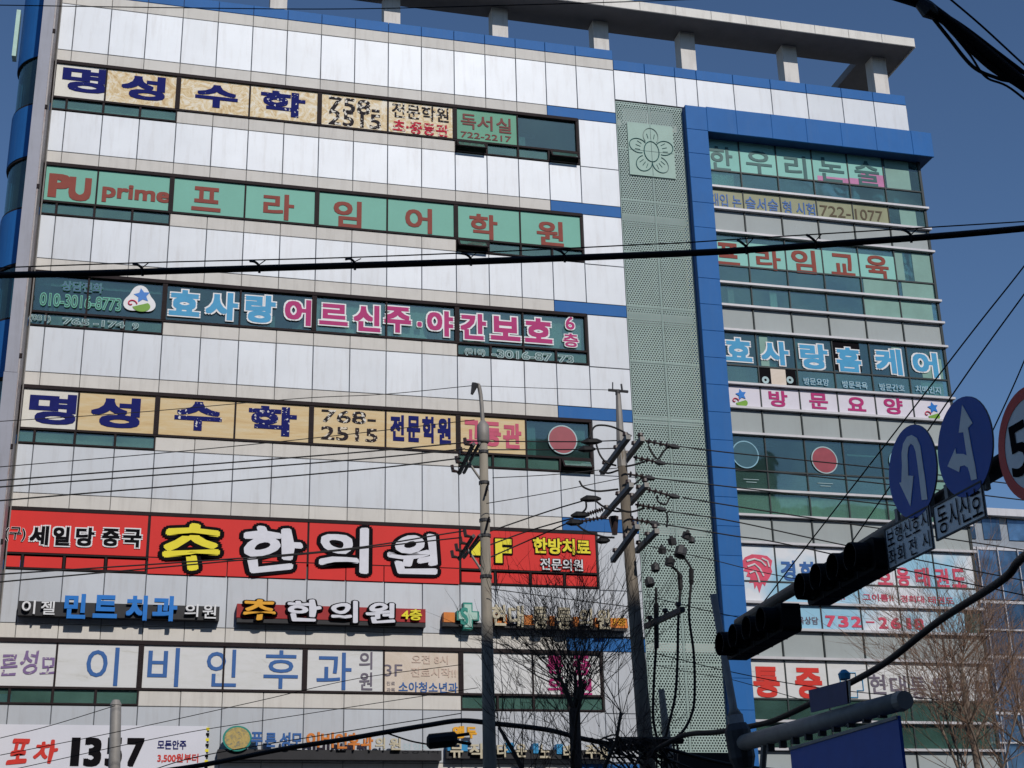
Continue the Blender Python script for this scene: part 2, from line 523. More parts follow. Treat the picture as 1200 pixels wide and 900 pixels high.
def G(parent, ch, x0, y0, x1, y1, m, bold=0.03, Y=-0.02, outs=(), ext=0.0, wob=0.0, name='letter', slope=None, shear=0.0):
    """one letter in a facade plane; the box is read off an enlarged crop set by ctx"""
    u0, v0 = U(x0, y0); u1, v1 = U(x1, y1)
    uc, vc = (u0 + u1) / 2, (v0 + v1) / 2
    sl = (933 - vc) / (7500 - uc) if slope is None else slope
    dv = sl * (u1 - u0) / 2
    a = PY(u0, vc - dv, Y); b = PY(u1, vc + dv, Y)
    t = PY(uc, v0 + dv, Y); bt = PY(uc, v1 - dv, Y)
    cx, cz = (a.x + b.x) / 2, (t.z + bt.z) / 2
    wd, ht = b.x - a.x, t.z - bt.z
    def mk(mm, bd, yy, e, nm):
        def fn(p, q, d):
            return (cx + (p - 0.5) * wd + (q - 0.5) * shear * ht, yy + d * e, cz + (q - 0.5) * ht)
        return put_glyph(nm, parent, ch, fn, bd, mm, e, ref=bold, wob=wob)
    r = mk(m, bold, Y, ext, name)
    for k, (mo, bo) in enumerate(outs):
        mk(mo, bo, Y + (ext if ext else 0) + 0.006 * (k + 1) - (ext * 0.5 if ext else 0), ext * 0.5, 'letter_outline')
    return r


def S(parent, txt, xl, yl, xr, yr, h, m, bold=0.015, Y=-0.02, outs=(), ext=0.0, name='lettering', wob=0.0):
    """a whole word as one piece: left centre, right centre, height on the enlarged crop"""
    u0, v0 = U(xl, yl); u1, v1 = U(xr, yr)
    hp = h / CTX[2]
    a = PY(u0, v0, Y); b = PY(u1, v1, Y)
    t = PY((u0 + u1) / 2, (v0 + v1) / 2 - hp / 2, Y); bt = PY((u0 + u1) / 2, (v0 + v1) / 2 + hp / 2, Y)
    cz = (t.z + bt.z) / 2; ht = t.z - bt.z
    def mk(mm, bd, yy, e, nm):
        def fn(p, q, d):
            return (a.x + p * (b.x - a.x), yy + d * e, cz + (q - 0.5) * ht)
        return put_glyph(nm, parent, txt, fn, bd, mm, e, ref=bold, wob=wob)
    r = mk(m, bold, Y, ext, name)
    for k, (mo, bo) in enumerate(outs):
        mk(mo, bo, Y + 0.006 * (k + 1) + ext * 0.5, ext * 0.5, 'lettering_outline')
    return r


def board(parent, x0, x1, z0, z1, m, Y=0.0, th=0.015, name='board'):
    return MB().box(x0, x1, Y, Y + th, z0, z1).build(name, m, parent)


def disc(parent, cx, cz, r, Y, m, name='disc', n=36, r_in=0.0, sx=1.0):
    mb = MB()
    if r_in:
        vs = []; fs = []
        for k in range(n):
            a = 2 * math.pi * k / n
            for rr in (r, r_in):
                for yy in (Y, Y + 0.006):
                    vs.append((cx + rr * sx * math.cos(a), yy, cz + rr * math.sin(a)))
        for k in range(n):
            q = 4 * k; p = 4 * ((k + 1) % n)
            fs += [(q, p, p + 2, q + 2), (q + 1, q + 3, p + 3, p + 1), (q, q + 1, p + 1, p), (q + 2, p + 2, p + 3, q + 3)]
        mb.add(vs, fs)
    else:
        mb.prism([(cx + r * sx * math.cos(2 * math.pi * k / n), cz + r * math.sin(2 * math.pi * k / n)) for k in range(n)], lambda a, b, t: (a, t, b), Y, Y + 0.006)
    return mb.build(name, m, parent)


#%%BUILDING
# ================================================================== ground
tag(MB().box(-400, 400, -300, 500, -0.5, 0.0).build('ground', M['earth']), kind='structure')
tag(MB().box(-120, 120, -62, -8, 0.0, 0.004).build('road', M['asphalt']), kind='structure')
pv = MB()
pv.box(-60, 60, -8, -0.6, 0.0, 0.13)
pvo = tag(pv.build('pavement', M['pave']), kind='structure')
ks = MB().box(-60, 60, -8.2, -8.003, 0.0, 0.15).build('kerb', M['conc'], None, kind='structure')
rm = MB()
for i in range(-12, 13):
    rm.box(i * 8, i * 8 + 4, -35.1, -34.95, 0.004, 0.008)
tag(rm.build('road_marking', M['signwhite']), kind='structure')

# ================================================================== main building
ZT = [33.02, 28.985, 24.95, 20.92, 16.88, 12.80, 8.72]     # window heads, top floor first
XB = [-4.24, 0.0, 5.0, 10.0, 14.76]
XM = [-2.47, 2.5, 7.5, 12.39]
XF = 16.32
BLD = thing('office_building', (10, 6, 0), 'seven storey white panelled commercial building covered in shop signs, blue corner frame and perforated screen', 'building')
seams = [-4.24, -3.72, -2.49, -1.25, 0, 1.25, 2.5, 3.75, 5, 6.25, 7.5, 8.75, 10, 11.2, 12.4, 13.58]
tail = [14.80, XF]
# cladding
def row(z0, z1, xs, m, name):
    for a, b in zip(xs[:-1], xs[1:]):
        panel(name, a, b, z0, z1, m, BLD)
for k, z in enumerate(ZT):
    up = z + 0.46
    # white/grey field above this window
    top = 35.39 if k == 0 else ZT[k - 1] - 1.98
    row(up, top, seams + [14.80], M['white'], 'cladding_panel')
    row(z, up, seams, M['beige'], 'trim_panel')
    # lower beige strip under the B and C bays
    if k != 4:
        row(z - 1.98, z - 1.5, [0, 1.25, 2.5, 3.75, 5, 6.25, 7.5, 8.75, 10], M['beige'], 'trim_panel')
    # blue accent strip and tall panels right of the windows
    panel('accent_strip', 13.58, XF, z, up, M['blue'], BLD)
    zb = (z - 2.02)
    nz = z - 3.58 if k < 6 else z - 3.5
    panel('cladding_panel', 14.80, XF, zb, z, M['white'], BLD)
    panel('cladding_panel', 14.80, XF, nz, zb, M['white'], BLD)
panel('cladding_panel', 14.80, XF, 33.48, 35.39, M['white'], BLD)
row(35.39, 35.86, seams + tail, M['beige'], 'trim_panel')
row(35.86, 36.30, seams + tail, M['blue'], 'parapet_panel')
row(ZT[6] - 3.4, ZT[6] - 1.98, seams + tail, M['white'], 'cladding_panel')
# backing walls (dark joints) and slabs
bk = MB()
for k, z in enumerate(ZT):
    top = 36.25 if k == 0 else ZT[k - 1] - 1.97
    bk.box(-4.3, XF, 0.045, 0.35, z + 0.01, top)
    bk.box(14.79, XF, 0.046, 0.35, z - 2.0, z + 0.012)
    if k != 4:
        bk.box(0.0, 10.0, 0.046, 0.35, z - 1.972, z - 1.49)
    else:
        bk.box(0.0, 10.0, 0.046, 0.35, z - 1.972, z - 1.44)
bk.box(-4.3, XF, 0.045, 0.35, 5.2, ZT[6] - 1.97)
bk.build('backing_wall', M['seam'], BLD)
sl = MB()
for k, z in enumerate(ZT):
    sl.box(-4.2, 29.0, 0.36, 6.5, z + 0.12, z + 0.42)
sl.build('floor_slab', M['ceil'], BLD)
fx = MB()
for k, z in enumerate(ZT):
    for x in range(-3, 28, 3):
        if random.random() < .6:
            fx.box(x + .2, x + 1.5, 1.6, 1.9, z + .06, z + .115)
fx.build('ceiling_fixture', M['wletter'], BLD)
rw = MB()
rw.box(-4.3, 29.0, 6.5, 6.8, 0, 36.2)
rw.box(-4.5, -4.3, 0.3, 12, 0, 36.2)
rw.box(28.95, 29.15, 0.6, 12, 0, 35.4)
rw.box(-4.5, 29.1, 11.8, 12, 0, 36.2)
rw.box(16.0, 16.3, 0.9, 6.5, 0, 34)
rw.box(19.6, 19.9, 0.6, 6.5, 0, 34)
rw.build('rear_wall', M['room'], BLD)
MB().box(-4.4, 29.1, 0.37, 11.8, 35.2, 35.5).build('roof', M['conc'], BLD)
# windows of the main face
def pane(win, x0, x1, z0, z1, m=None, y=0.05):
    return MB().box(x0, x1, y, y + 0.012, z0, z1).build('pane', m or M['glass'], win)
def curtain(x0, x1, z0, z1, m=None, y=0.22):
    n = max(3, int((x1 - x0) / 0.12))
    vs = []; fs = []
    for i in range(n + 1):
        x = x0 + (x1 - x0) * i / n
        yy = y + (0.03 if i % 2 else 0.0)
        vs += [(x, yy, z0), (x, yy, z1)]
    for i in range(n):
        fs.append((2 * i, 2 * i + 2, 2 * i + 3, 2 * i + 1))
    return MB().add(vs, fs).build('curtain', m or M['blind'], BLD)
def window(x0, x1, xm, z, zb, hang=()):
    """a head-to-sill bay; frame plus panes"""
    f = MB()
    f.box(x0, x1, -0.07, 0.10, z - 0.12, z - 0.0)
    f.box(x0, x1, -0.04, 0.10, zb, zb + 0.07)
    f.box(x0 + 0.001, x0 + 0.08, -0.05, 0.10, zb + 0.07, z - 0.12)
    f.box(x1 - 0.08, x1 - 0.001, -0.05, 0.10, zb + 0.07, z - 0.12)
    f.box(xm - 0.03, xm + 0.03, -0.03, 0.10, zb + 0.07, z - 0.12)
    return f.build('window', M['dark'], BLD)
def vents(xs, zt, zb, opened=(), glass=True):
    f = MB()
    f.box(xs[0], xs[-1], -0.03, 0.1, zb, zb + 0.05)
    for x in xs:
        f.box(max(x - 0.035, xs[0] + 0.001), min(x + 0.035, xs[-1] - 0.001), -0.028, 0.1, zb + 0.05, zt)
    wv = f.build('vent_window', M['dark'], BLD)
    for i in range(len(xs) - 1):
        a, b = xs[i] + 0.05, xs[i + 1] - 0.05
        if i in opened:
            s = MB()
            L = zt - zb - 0.02; ang = math.radians(38)
            cz, cy = zt - 0.02, -0.04
            dy, dz = -math.sin(ang), -math.cos(ang)
            for (p, q, r0, r1) in ((a, b, 0, 0.07), (a, b, L - 0.07, L), (a, a + 0.06, 0.07, L - 0.07), (b - 0.06, b, 0.07, L - 0.07)):
                s.obox(((p + q) / 2, cy + dy * (r0 + r1) / 2, cz + dz * (r0 + r1) / 2), (1, 0, 0), (0, dy, dz), (0, dz, -dy), (q - p) / 2, (r1 - r0) / 2, 0.02)
            s.build('sash', M['dark'], wv)
            g = MB().obox(((a + b) / 2, cy + dy * L / 2, cz + dz * L / 2), (1, 0, 0), (0, dy, dz), (0, dz, -dy), (b - a) / 2 - 0.06, L / 2 - 0.07, 0.004)
            g.build('pane', M['glassg'], wv)
        elif glass:
            MB().box(a - 0.01, b + 0.01, 0.05, 0.06, zb + 0.05, zt).build('pane', M['glassg'], wv)
    return wv
VA = [-4.24, -3.72, -2.49, -1.25, 0.0]
VD = [10.0, 11.2, 12.4, 13.58, 14.76]
for k, z in enumerate(ZT):
    for b in range(4):
        zb = z - 1.5
        wn = window(XB[b], XB[b + 1], XM[b], z, zb)
        for (p, q) in ((XB[b] + 0.08, XM[b] - 0.03), (XM[b] + 0.03, XB[b + 1] - 0.08)):
            need = (k == 2) or (k == 6) or (b == 3 and p > 12 and k in (0, 3))
            if need:
                pane(wn, p, q, z - 1.43, z - 0.12, M['glassd'] if (k == 2 and b in (0, 1)) or k in (0, 3) else M['glass'])
    vents(VA, z - 1.5, z - 1.96, (), glass=(k != 4))
    op = {0: (0, 3), 1: (0,), 3: (3,)}.get(k, ())
    vents(VD, z - 1.5, z - 1.96, op, glass=(k != 4))
z2 = ZT[2]
curtain(-4.1, -0.1, z2 - .42, z2 - .14); curtain(-4.1, -3.3, z2 - 1.43, z2 - 1.2)
curtain(5.1, 7.4, z2 - 1.4, z2 - .3); curtain(7.6, 9.0, z2 - 1.4, z2 - .2); curtain(9.2, 9.9, z2 - 1.0, z2 - .2)
curtain(12.5, 13.3, z2 - .6, z2 - .15); curtain(13.3, 14.6, z2 - 1.4, z2 - .15); curtain(10.1, 11.0, z2 - 1.4, z2 - 1.05)
curtain(3.2, 3.7, z2 - 1.4, z2 - .9); curtain(4.3, 4.9, z2 - 1.4, z2 - 1.1)
z3 = ZT[3]
curtain(12.45, 12.8, z3 - 1.4, z3 - .2); curtain(14.2, 14.6, z3 - .9, z3 - .2)
curtain(-4.1, 0, z3 - 1.9, z3 - 1.55, M['blindw'])
z0 = ZT[0]
curtain(12.5, 12.75, z0 - 1.4, z0 - .9)
curtain(-4.1, 0, z0 - 1.9, z0 - 1.7)

# pilaster on the left
pl = MB().box(-4.70, -4.32, -1.15, 0.3, 20.9, 37.0).box(-4.72, -4.30, -1.17, 0.3, 0, 20.88)
pl.build('pilaster', M['pil'], BLD)
MB().box(-4.319, -4.27, -1.10, 0.04, 0.0, 37.0).build('pilaster_return', M['rust'], BLD)
cl = MB()
for zz in range(6, 36, 3):
    cl.box(-4.32, -4.23, -1.13, -1.06, zz + .4, zz + .55)
cl.build('cable_clip', M['dark'], BLD)
dn = MB().tube([(-4.20, -0.06, 5), (-4.20, -0.06, 36)], 0.022, 6)
dn.build('downpipe', M['metal'], BLD)
# bowed blue corner tower beyond it
def bow(z0, z1, r, m, name, cx=-3.95, cy=1.75, a0=160, a1=280, n=20):
    vs = []; fs = []
    for i in range(n + 1):
        a = math.radians(a0 + (a1 - a0) * i / n)
        for rr in (r, r - 0.12):
            for zz in (z0, z1):
                vs.append((cx + rr * math.cos(a), cy + rr * math.sin(a), zz))
    for i in range(n):
        q, p = 4 * i, 4 * i + 4
        fs += [(q, p, p + 1, q + 1), (q + 2, q + 3, p + 3, p + 2), (q + 1, p + 1, p + 3, q + 3), (q, q + 2, p + 2, p)]
    fs += [(0, 1, 3, 2), (4 * n, 4 * n + 2, 4 * n + 3, 4 * n + 1)]
    return MB().add(vs, fs).build(name, m, BLD, smooth=False)
bow(33.32, 38.2, 1.68, M['blue'], 'tower_cladding')
for k in range(7):
    zt = ZT[k] + 0.28
    zb = ZT[k] - 1.58
    bow(zb, zt, 1.60, M['glassd'], 'tower_glass')
    bow(zt, zt + 0.08, 1.66, M['dark'], 'tower_ring'); bow(zb - 0.08, zb, 1.66, M['dark'], 'tower_ring')
    if k == 0:
        bow(zb, zb + .35, 1.47, M['mint'], 'tower_blind')
    if k == 1:
        bow(zb + .5, zt, 1.47, M['mint2'], 'tower_blind')
    nb = (ZT[k + 1] + 0.36) if k < 6 else 0.0
    bow(nb, zb - 0.08, 1.68, M['blue'], 'tower_cladding')
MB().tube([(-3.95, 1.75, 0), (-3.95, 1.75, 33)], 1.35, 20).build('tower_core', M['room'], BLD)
MB().box(-5.86, -5.72, 1.5, 1.9, 33.95, 35.9).build('tower_fin', M['palecross'], BLD)

# perforated screen -------------------------------------------------
def perf_mesh(wd, ht, pitch=0.096, hr=0.036):
    mb = MB()
    rh = pitch * math.sqrt(3) / 2
    fr = 0.012
    nr = int((ht - 2 * fr) / rh); nc = int((wd - 2 * fr) / pitch)
    pitch = (wd - 2 * fr) / nc
    rh0 = pitch * math.sqrt(3) / 2
    rh = (ht - 2 * fr) / (nr + 1 / 3)
    kz = rh / rh0
    R = pitch / math.sqrt(3)
    vs, fs = [], []
    ox = -(nc - 1) * pitch / 2; oz = -(nr - 1) * rh / 2
    for j in range(nr):
        for i in range(nc - (j % 2)):
            cx = ox + i * pitch + (pitch / 2 if j % 2 else 0); cz = oz + j * rh
            o = len(vs)
            for k in range(6):
                a = math.pi / 6 + k * math.pi / 3
                vs.append((cx + R * math.cos(a), 0, cz + R * kz * math.sin(a)))
            for k in range(6):
                a = math.pi / 6 + k * math.pi / 3
                vs.append((cx + hr * math.cos(a), 0, cz + hr * math.sin(a)))
            for k in range(6):
                k2 = (k + 1) % 6
                fs.append((o + k, o + k2, o + 6 + k2, o + 6 + k))
    me = bpy.data.meshes.new('perforated_panel')
    b2 = MB()
    e = 0.006
    for (a, b, c, d) in ((-wd / 2 + e, wd / 2 - e, -ht / 2 + e, -oz * -1 - R * kz * .5), (-wd / 2 + e, wd / 2 - e, -oz + R * kz * .5, ht / 2 - e)):
        if d > c:
            b2.box(a, b, -0.003, 0.02, c, d)
    zlo, zhi = oz - R * kz * .5, -oz + R * kz * .5
    b2.box(-wd / 2 + e, ox - pitch * .3, -0.003, 0.02, zlo, zhi)
    b2.box(-ox + pitch * .3, wd / 2 - e, -0.003, 0.02, zlo, zhi)
    o = len(vs)
    vs += [tuple(v) for v in b2.v]
    fs += [tuple(i + o for i in f) for f in b2.f]
    me.from_pydata(vs, [], fs)
    me.materials.append(M['screen'])
    return me
PW, PH = 1.365, 2.17
pm = perf_mesh(PW, PH)
ptop = perf_mesh(PW, 2.06)
for c in range(2):
    zc = 34.03
    for r in range(15):
        h = 2.06 if r == 0 else PH
        o = bpy.data.objects.new('perforated_panel', ptop if r == 0 else pm)
        C.objects.link(o); o.parent = BLD
        o.location = Vector((XF + PW * (c + 0.5), 0.0 + random.uniform(0, .006), zc - h / 2)) - gloc(BLD)
        zc -= h
sf = MB()
for x in (XF + 0.03, XF + PW, XF + 2 * PW - 0.03):
    sf.box(x - 0.015, x + 0.015, 0.03, 0.09, 1.7, 34.0)
zc = 34.0
for r in range(15):
    sf.box(XF, XF + 2 * PW, 0.095, 0.14, zc - 0.015, zc + 0.015)
    zc -= 2.06 if r == 0 else PH
sf.build('screen_frame', M['screen'], BLD)
MB().box(XF, 19.05, 0.8, 0.9, 0, 34.1).build('screen_backing', mat('deep_grey_green_wall', (0.05, 0.065, 0.06), 0.9), BLD)
MB().box(XF + .35, 18.75, 0.25, 0.28, 33.2, 33.98).build('screen_backing', M['greyp'], BLD)
# flower emblem plate on the screen
EM = thing('flower_emblem', (17.65, 0, 30.86), 'pale mint plate with a five petalled flower outline near the top of the perforated screen', 'emblem')
MB().box(16.74, 18.58, -0.045, -0.012, 30.86, 33.12).build('plate', mat('pale_mint_plate', (0.36, 0.49, 0.43), 0.7, 0.0, 0.04), EM)
def oline(pts, r=0.018, nm='outline'):
    MB().tube([(x, -0.055, z) for x, z in pts], r, 5).build(nm, M['deepteal'], EM)
ecx, ecz = 17.66, 31.93
def ell(cx, cz, rx, rz, rot, a0=0, a1=360, n=24):
    r = math.radians(rot)
    out = []
    for i in range(n + 1):
        a = math.radians(a0 + (a1 - a0) * i / n)
        x, z = rx * math.cos(a), rz * math.sin(a)
        out.append((cx + x * math.cos(r) - z * math.sin(r), cz + x * math.sin(r) + z * math.cos(r)))
    return out
oline(ell(ecx, ecz, .30, .44, 0))
for k in range(5):
    a = math.radians(90 + 72 * k)
    px_, pz_ = ecx + .55 * math.cos(a), ecz + .66 * math.sin(a)
    oline(ell(px_, pz_, .36, .30, math.degrees(a), -130, 130), nm='petal')
    for j in (-1, 0, 1):
        b = a + j * .24
        oline([(ecx + .46 * math.cos(b), ecz + .58 * math.sin(b)), (ecx + .66 * math.cos(b), ecz + .78 * math.sin(b))], 0.012, 'stamen')
MB().box(17.655, 17.675, -0.052, -0.045, 30.9, 33.1).build('seam_line', M['deepteal'], EM)
MB().box(16.76, 18.56, -0.052, -0.045, 31.93, 31.945).build('seam_line', M['deepteal'], EM)

# ------------------------------------------------------------------ right wing
WS = 1.0054
def WX(x): return -0.188 + (x + 0.188) * WS
def WZ(z): return 4 + (z - 4) * WS
YG = 0.25
WXS = [WX(a) for a in (19.95, 21.28, 22.82, 24.34, 25.87, 27.42, 29.05)]
# blue frame: column in stacked cladding panels, lintel, white band, blue parapet
zc = 34.0
while zc > 0.5:
    panel('frame_panel', 19.05, 19.92, max(zc - 1.05, 0.05), zc, M['blue'], BLD, y0=-0.34, th=0.06, gap=0.003)
    zc -= 1.05
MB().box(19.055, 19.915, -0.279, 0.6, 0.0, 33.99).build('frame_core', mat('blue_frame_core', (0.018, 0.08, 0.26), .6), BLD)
lx = [19.92, 21.15, 22.62, 24.1, 25.6, 27.1, 28.7, 29.62]
for a, b in zip(lx[:-1], lx[1:]):
    panel('frame_panel', a, b, 32.93, 34.03, M['blue'], BLD, y0=-0.34, th=0.06, gap=0.003)
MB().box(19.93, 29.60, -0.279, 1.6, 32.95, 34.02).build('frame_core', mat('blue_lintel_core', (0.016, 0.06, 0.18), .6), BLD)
bx = [XF, 17.6, 18.85, 19.75, 21.3, 22.9, 24.45, 26.0, 27.4, 28.87]
for a, b in zip(bx[:-1], bx[1:]):
    panel('cladding_panel', a, b, 34.08, 35.42, M['white'], BLD, tilt=.003)
    panel('parapet_panel', a, b, 35.42, 35.88, M['blue'], BLD)
MB().box(XF, 28.86, 0.045, 0.4, 34.05, 35.86).build('backing_wall', M['seam'], BLD)
# wing floors
led = MB()
rels = []
for f in range(8):
    zh = 32.81 - 4.02 * f + (0 if f else 0.1)       # head of the main glass (apparent)
    t = 28.78 - 4.02 * (f - 1)
    rels.append((t, t - 1.36, t - 2.11, t - 3.03, t - 4.02))
wing_panes = {}
for f, (zt, ztr, zs1, zs2, zs3) in enumerate(rels):
    zt_ = 33.0 if f == 0 else zt
    if zs3 < 1: break
    for zz in (zs1, zs2, zs3):
        led.box(WXS[0], WXS[-1] + 0.12, YG - 0.16, YG + 0.05, WZ(zz) - 0.042, WZ(zz) + 0.042)
    for c in range(6):
        x0, x1 = WXS[c] + 0.03, WXS[c + 1] - 0.03
        gm = M['glass']
        MB().box(x0, x1, YG, YG + .012, WZ(ztr) + .03, WZ(zt_) - .06).build('glass_pane', M['glassd'] if f in (2, 3) else gm, BLD)
        MB().box(x0, x1, YG, YG + .012, WZ(zs1) + .06, WZ(ztr) - .03).build('glass_pane', gm, BLD)
        MB().box(x0, x1, YG, YG + .012, WZ(zs2) + .06, WZ(zs1) - .06).build('glass_pane', M['glassg'] if f == 3 else gm, BLD)
        bevbox('spandrel_panel', x1 - x0, 0.03, WZ(zs2) - WZ(zs3) - 0.12, M['greyp'], ((x0 + x1) / 2, YG + .015, (WZ(zs2) + WZ(zs3)) / 2), BLD, 0.003)
        wing_panes[(f, c)] = (x0, x1)
    MB().box(WXS[0], WXS[-1], YG + .035, YG + .3, WZ(zs3), WZ(zs2)).build('backing_wall', M['seam'], BLD)
led.build('ledge', M['alu'], BLD)
for f, (zt, ztr, zs1, zs2, zs3) in enumerate(rels):
    if zs3 < 1: break
    zt_ = 33.0 if f == 0 else zt
    mu = MB()
    for c in range(7):
        e = 0.022 if 0 < c < 6 else 0.05
        mu.box(WXS[c] - e, WXS[c] + e, YG - 0.05, YG + 0.08, WZ(zs3) + 0.056, WZ(zt_) - 0.056)
    mu.box(WXS[0] + .01, WXS[-1] - .01, YG - 0.04, YG + 0.06, WZ(ztr) - .028, WZ(ztr) + .028)
    mu.build('mullion', M['mull'], BLD)
def wcurt(f, c, a, b, zt, zb, m=None):
    x0, x1 = wing_panes[(f, c)]
    curtain(x0 + (x1 - x0) * a, x0 + (x1 - x0) * b, WZ(zb), WZ(zt), m, y=YG + 0.06)
R0, R1, R2, R3, R4 = rels[0], rels[1], rels[2], rels[3], rels[4]
wcurt(0, 5, .0, .6, 32.4, R0[1]); wcurt(0, 5, .25, .7, R0[2], R0[3]); wcurt(0, 0, 0, .8, R0[1], R0[2])
wcurt(1, 5, .45, .95, R1[0], R1[1]); wcurt(1, 4, .1, 1, R1[1] - .1, R1[2]); wcurt(1, 5, .1, 1, R1[1] - .1, R1[2]); wcurt(1, 5, 0, .35, R1[0], R1[1])
wcurt(1, 4, 0, .7, R1[2], R1[3]); wcurt(1, 5, 0, .8, R1[2], R1[3]); wcurt(1, 0, .3, .5, R1[2], R1[3], M['blindw']); wcurt(1, 1, .5, .7, R1[2], R1[3])
wcurt(2, 1, 0, .5, R2[0], R2[1]); wcurt(2, 2, 0, .3, R2[0], R2[1]); wcurt(2, 5, .5, .95, R2[0], R2[1]); wcurt(2, 4, .6, .9, R2[0] - .2, R2[1]); wcurt(2, 5, .3, .9, R2[1], R2[2])
wcurt(3, 5, .2, 1, R3[0], R3[1]); wcurt(3, 5, 0, 1, R3[1], R3[2]); wcurt(3, 3, .1, .9, R3[0] - .5, R3[0] - .56)
for c in range(6): wcurt(3, c, 0.02, .98, R3[2], R3[3], M['blind'])
M['pblind'] = mat('sea_green_blind_stand_in', (0.17, 0.32, 0.275), 0.5, 0, 0.12, 1.2, spec=.4)
def film(f, c, a, b, zt, zb):  # added boards outside the glass, standing in for the mint blinds inside
    x0, x1 = wing_panes[(f, c)]
    MB().box(x0 + (x1 - x0) * a, x0 + (x1 - x0) * b, YG - .006, YG - .002, WZ(zb), WZ(zt)).build('blind_stand_in', M['pblind'], BLD)
film(0, 5, .05, .72, 32.75, R0[1] + .05); film(0, 5, .3, .75, R0[2] - .1, R0[3] + .08)
film(1, 5, .48, .97, R1[0] - .1, R1[1] + .05); film(1, 5, .0, .22, R1[0] - .1, R1[1] + .05)
film(1, 4, .05, 1, R1[1] - .05, R1[2] + .08); film(1, 5, .1, .95, R1[1] - .05, R1[2] + .08)
film(1, 4, 0, 1, R1[2] - .08, R1[3] + .08); film(1, 5, 0, .85, R1[2] - .08, R1[3] + .08)
film(2, 5, .35, .9, R2[0] - .5, R2[1] + .05); film(2, 4, .62, .85, R2[0] - .1, R2[1] + .05); film(2, 1, .08, .3, R2[0] - .1, R2[1] + .05)
film(3, 5, .1, 1, R3[0] - .1, R3[1] + .05); film(3, 5, .1, 1, R3[1] - .05, R3[2] + .08)
wcurt(5, 1, .2, .8, rels[5][0] - .4, rels[5][1]); wcurt(5, 4, .2, .8, rels[5][0] - .4, rels[5][1])
# blue stripe low on the wing
MB().box(WXS[0], WXS[-1], YG - .1, YG - .06, WZ(8.2), WZ(9.05)).build('accent_strip', M['blue'], BLD)

# roof canopy on posts
def post(u, vb, wpx=20):
    p = PY(u, vb, 0.0)
    hw = wpx / FPX * 56 / 2
    MB().box(p.x - hw, p.x + hw, 0.08, 0.66, 35.5, 37.64).build('canopy_post', M['postm'], BLD)
for u, vb, wpx in ((200, 0, 19), (327, 0, 19), (460, 25, 19), (587, 42, 19), (706, 57, 19), (809, 81, 19), (930, 96, 19), (1036, 108, 19)):
    post(u, vb, wpx)
XCE = 29.05
MB().box(-4.3, XCE - .02, -0.93, 0.80, 37.65, 38.0).build('canopy_soffit', M['soffit'], BLD)
MB().box(27.3, XCE - .02, 0.80, 9, 37.651, 38.0).build('canopy_soffit', M['soffit'], BLD)
MB().box(27.45, 28.4, 4.0, 4.5, 35.5, 37.65).build('canopy_post', M['soffit'], BLD)
x = XCE
while x > -4:
    panel('fascia_panel', max(x - 1.48, -4.3), x, 37.60, 38.02, M['fascia'], BLD, y0=-0.98, th=.05, gap=.006)
    x -= 1.48
MB().box(XCE - .02, XCE + .02, -0.93, 9, 37.60, 38.02).build('canopy_edge', M['fascia'], BLD)
#%%SIGNS
Z = ZT
def pb(k, b, h, m, parent, zt=-.12, zb=-1.43, Y=-0.005):
    """poster board in window half h (0/1) of bay b, storey k"""
    x0, x1 = (XB[b] + .08, XM[b] - .02) if h == 0 else (XM[b] + .02, XB[b + 1] - .08)
    return board(parent, x0, x1, Z[k] + zb, Z[k] + zt, m, Y)
# --- top row: math academy
s = thing('window_sign', (2.9, 0, Z[0] - 1.45), 'scorched tan academy sign with flaking navy letters on the topmost window row', 'sign')
pb(0, 0, 0, M['cream'], s); pb(0, 0, 1, M['tan1'], s)
for b in (1, 2):
    for h in (0, 1): pb(0, b, h, M['tan1'], s)
ctx(0, 0, 3)
G(s, '명', 217, 228, 378, 335, M['navyf1'], .045); G(s, '성', 425, 255, 583, 360, M['navyf1'], .045)
G(s, '수', 685, 290, 838, 388, M['navyf1'], .045); G(s, '학', 915, 312, 1075, 418, M['navyf2'], .045)
ctx(350, 0, 3)
S(s, '758-', 105, 362, 285, 384, 52, M['blackf'], .02); S(s, '2515', 105, 412, 290, 428, 52, M['blackf'], .02)
S(s, '전문학원', 328, 386, 528, 406, 52, M['blackf'], .018); S(s, '초·중등관', 330, 442, 528, 460, 44, M['redf'], .035)
s = thing('window_sign', (11.2, 0, Z[0] - 1.45), 'green reading room sign with maroon letters and phone number 722-2217, top row', 'sign')
pb(0, 3, 0, M['mintg'], s)
ctx(380, 100, 3.75)
G(s, '독', 600, 122, 668, 196, M['maroon'], .02); G(s, '서', 672, 130, 740, 202, M['maroon'], .02); G(s, '실', 756, 140, 822, 214, M['maroon'], .02)
S(s, '722-2217', 600, 216, 822, 236, 26, M['maroon'], .012)
# --- second row: prime
s = thing('window_sign', (5.2, 0, Z[1] - 1.45), 'mint green film sign with brick red letters across the whole second window row', 'sign')
for b in range(4):
    for h in (0, 1): pb(1, b, h, M['mint'], s)
ctx(0, 180, 3)
G(s, 'P', 168, 66, 250, 160, M['brick'], .07); G(s, 'U', 240, 78, 322, 172, M['brick'], .07); 
S(s, 'prime', 358, 140, 598, 152, 68, M['brick'], .04)
G(s, '프', 674, 112, 778, 208, M['brick'], .03); G(s, '라', 925, 136, 1035, 238, M['brick'], .03)
ctx(350, 180, 3)
G(s, '임', 122, 160, 222, 264, M['brick'], .03); G(s, '어', 374, 186, 470, 284, M['brick'], .03)
G(s, '학', 600, 208, 700, 306, M['brick'], .03); G(s, '원', 836, 232, 932, 328, M['brick'], .03)
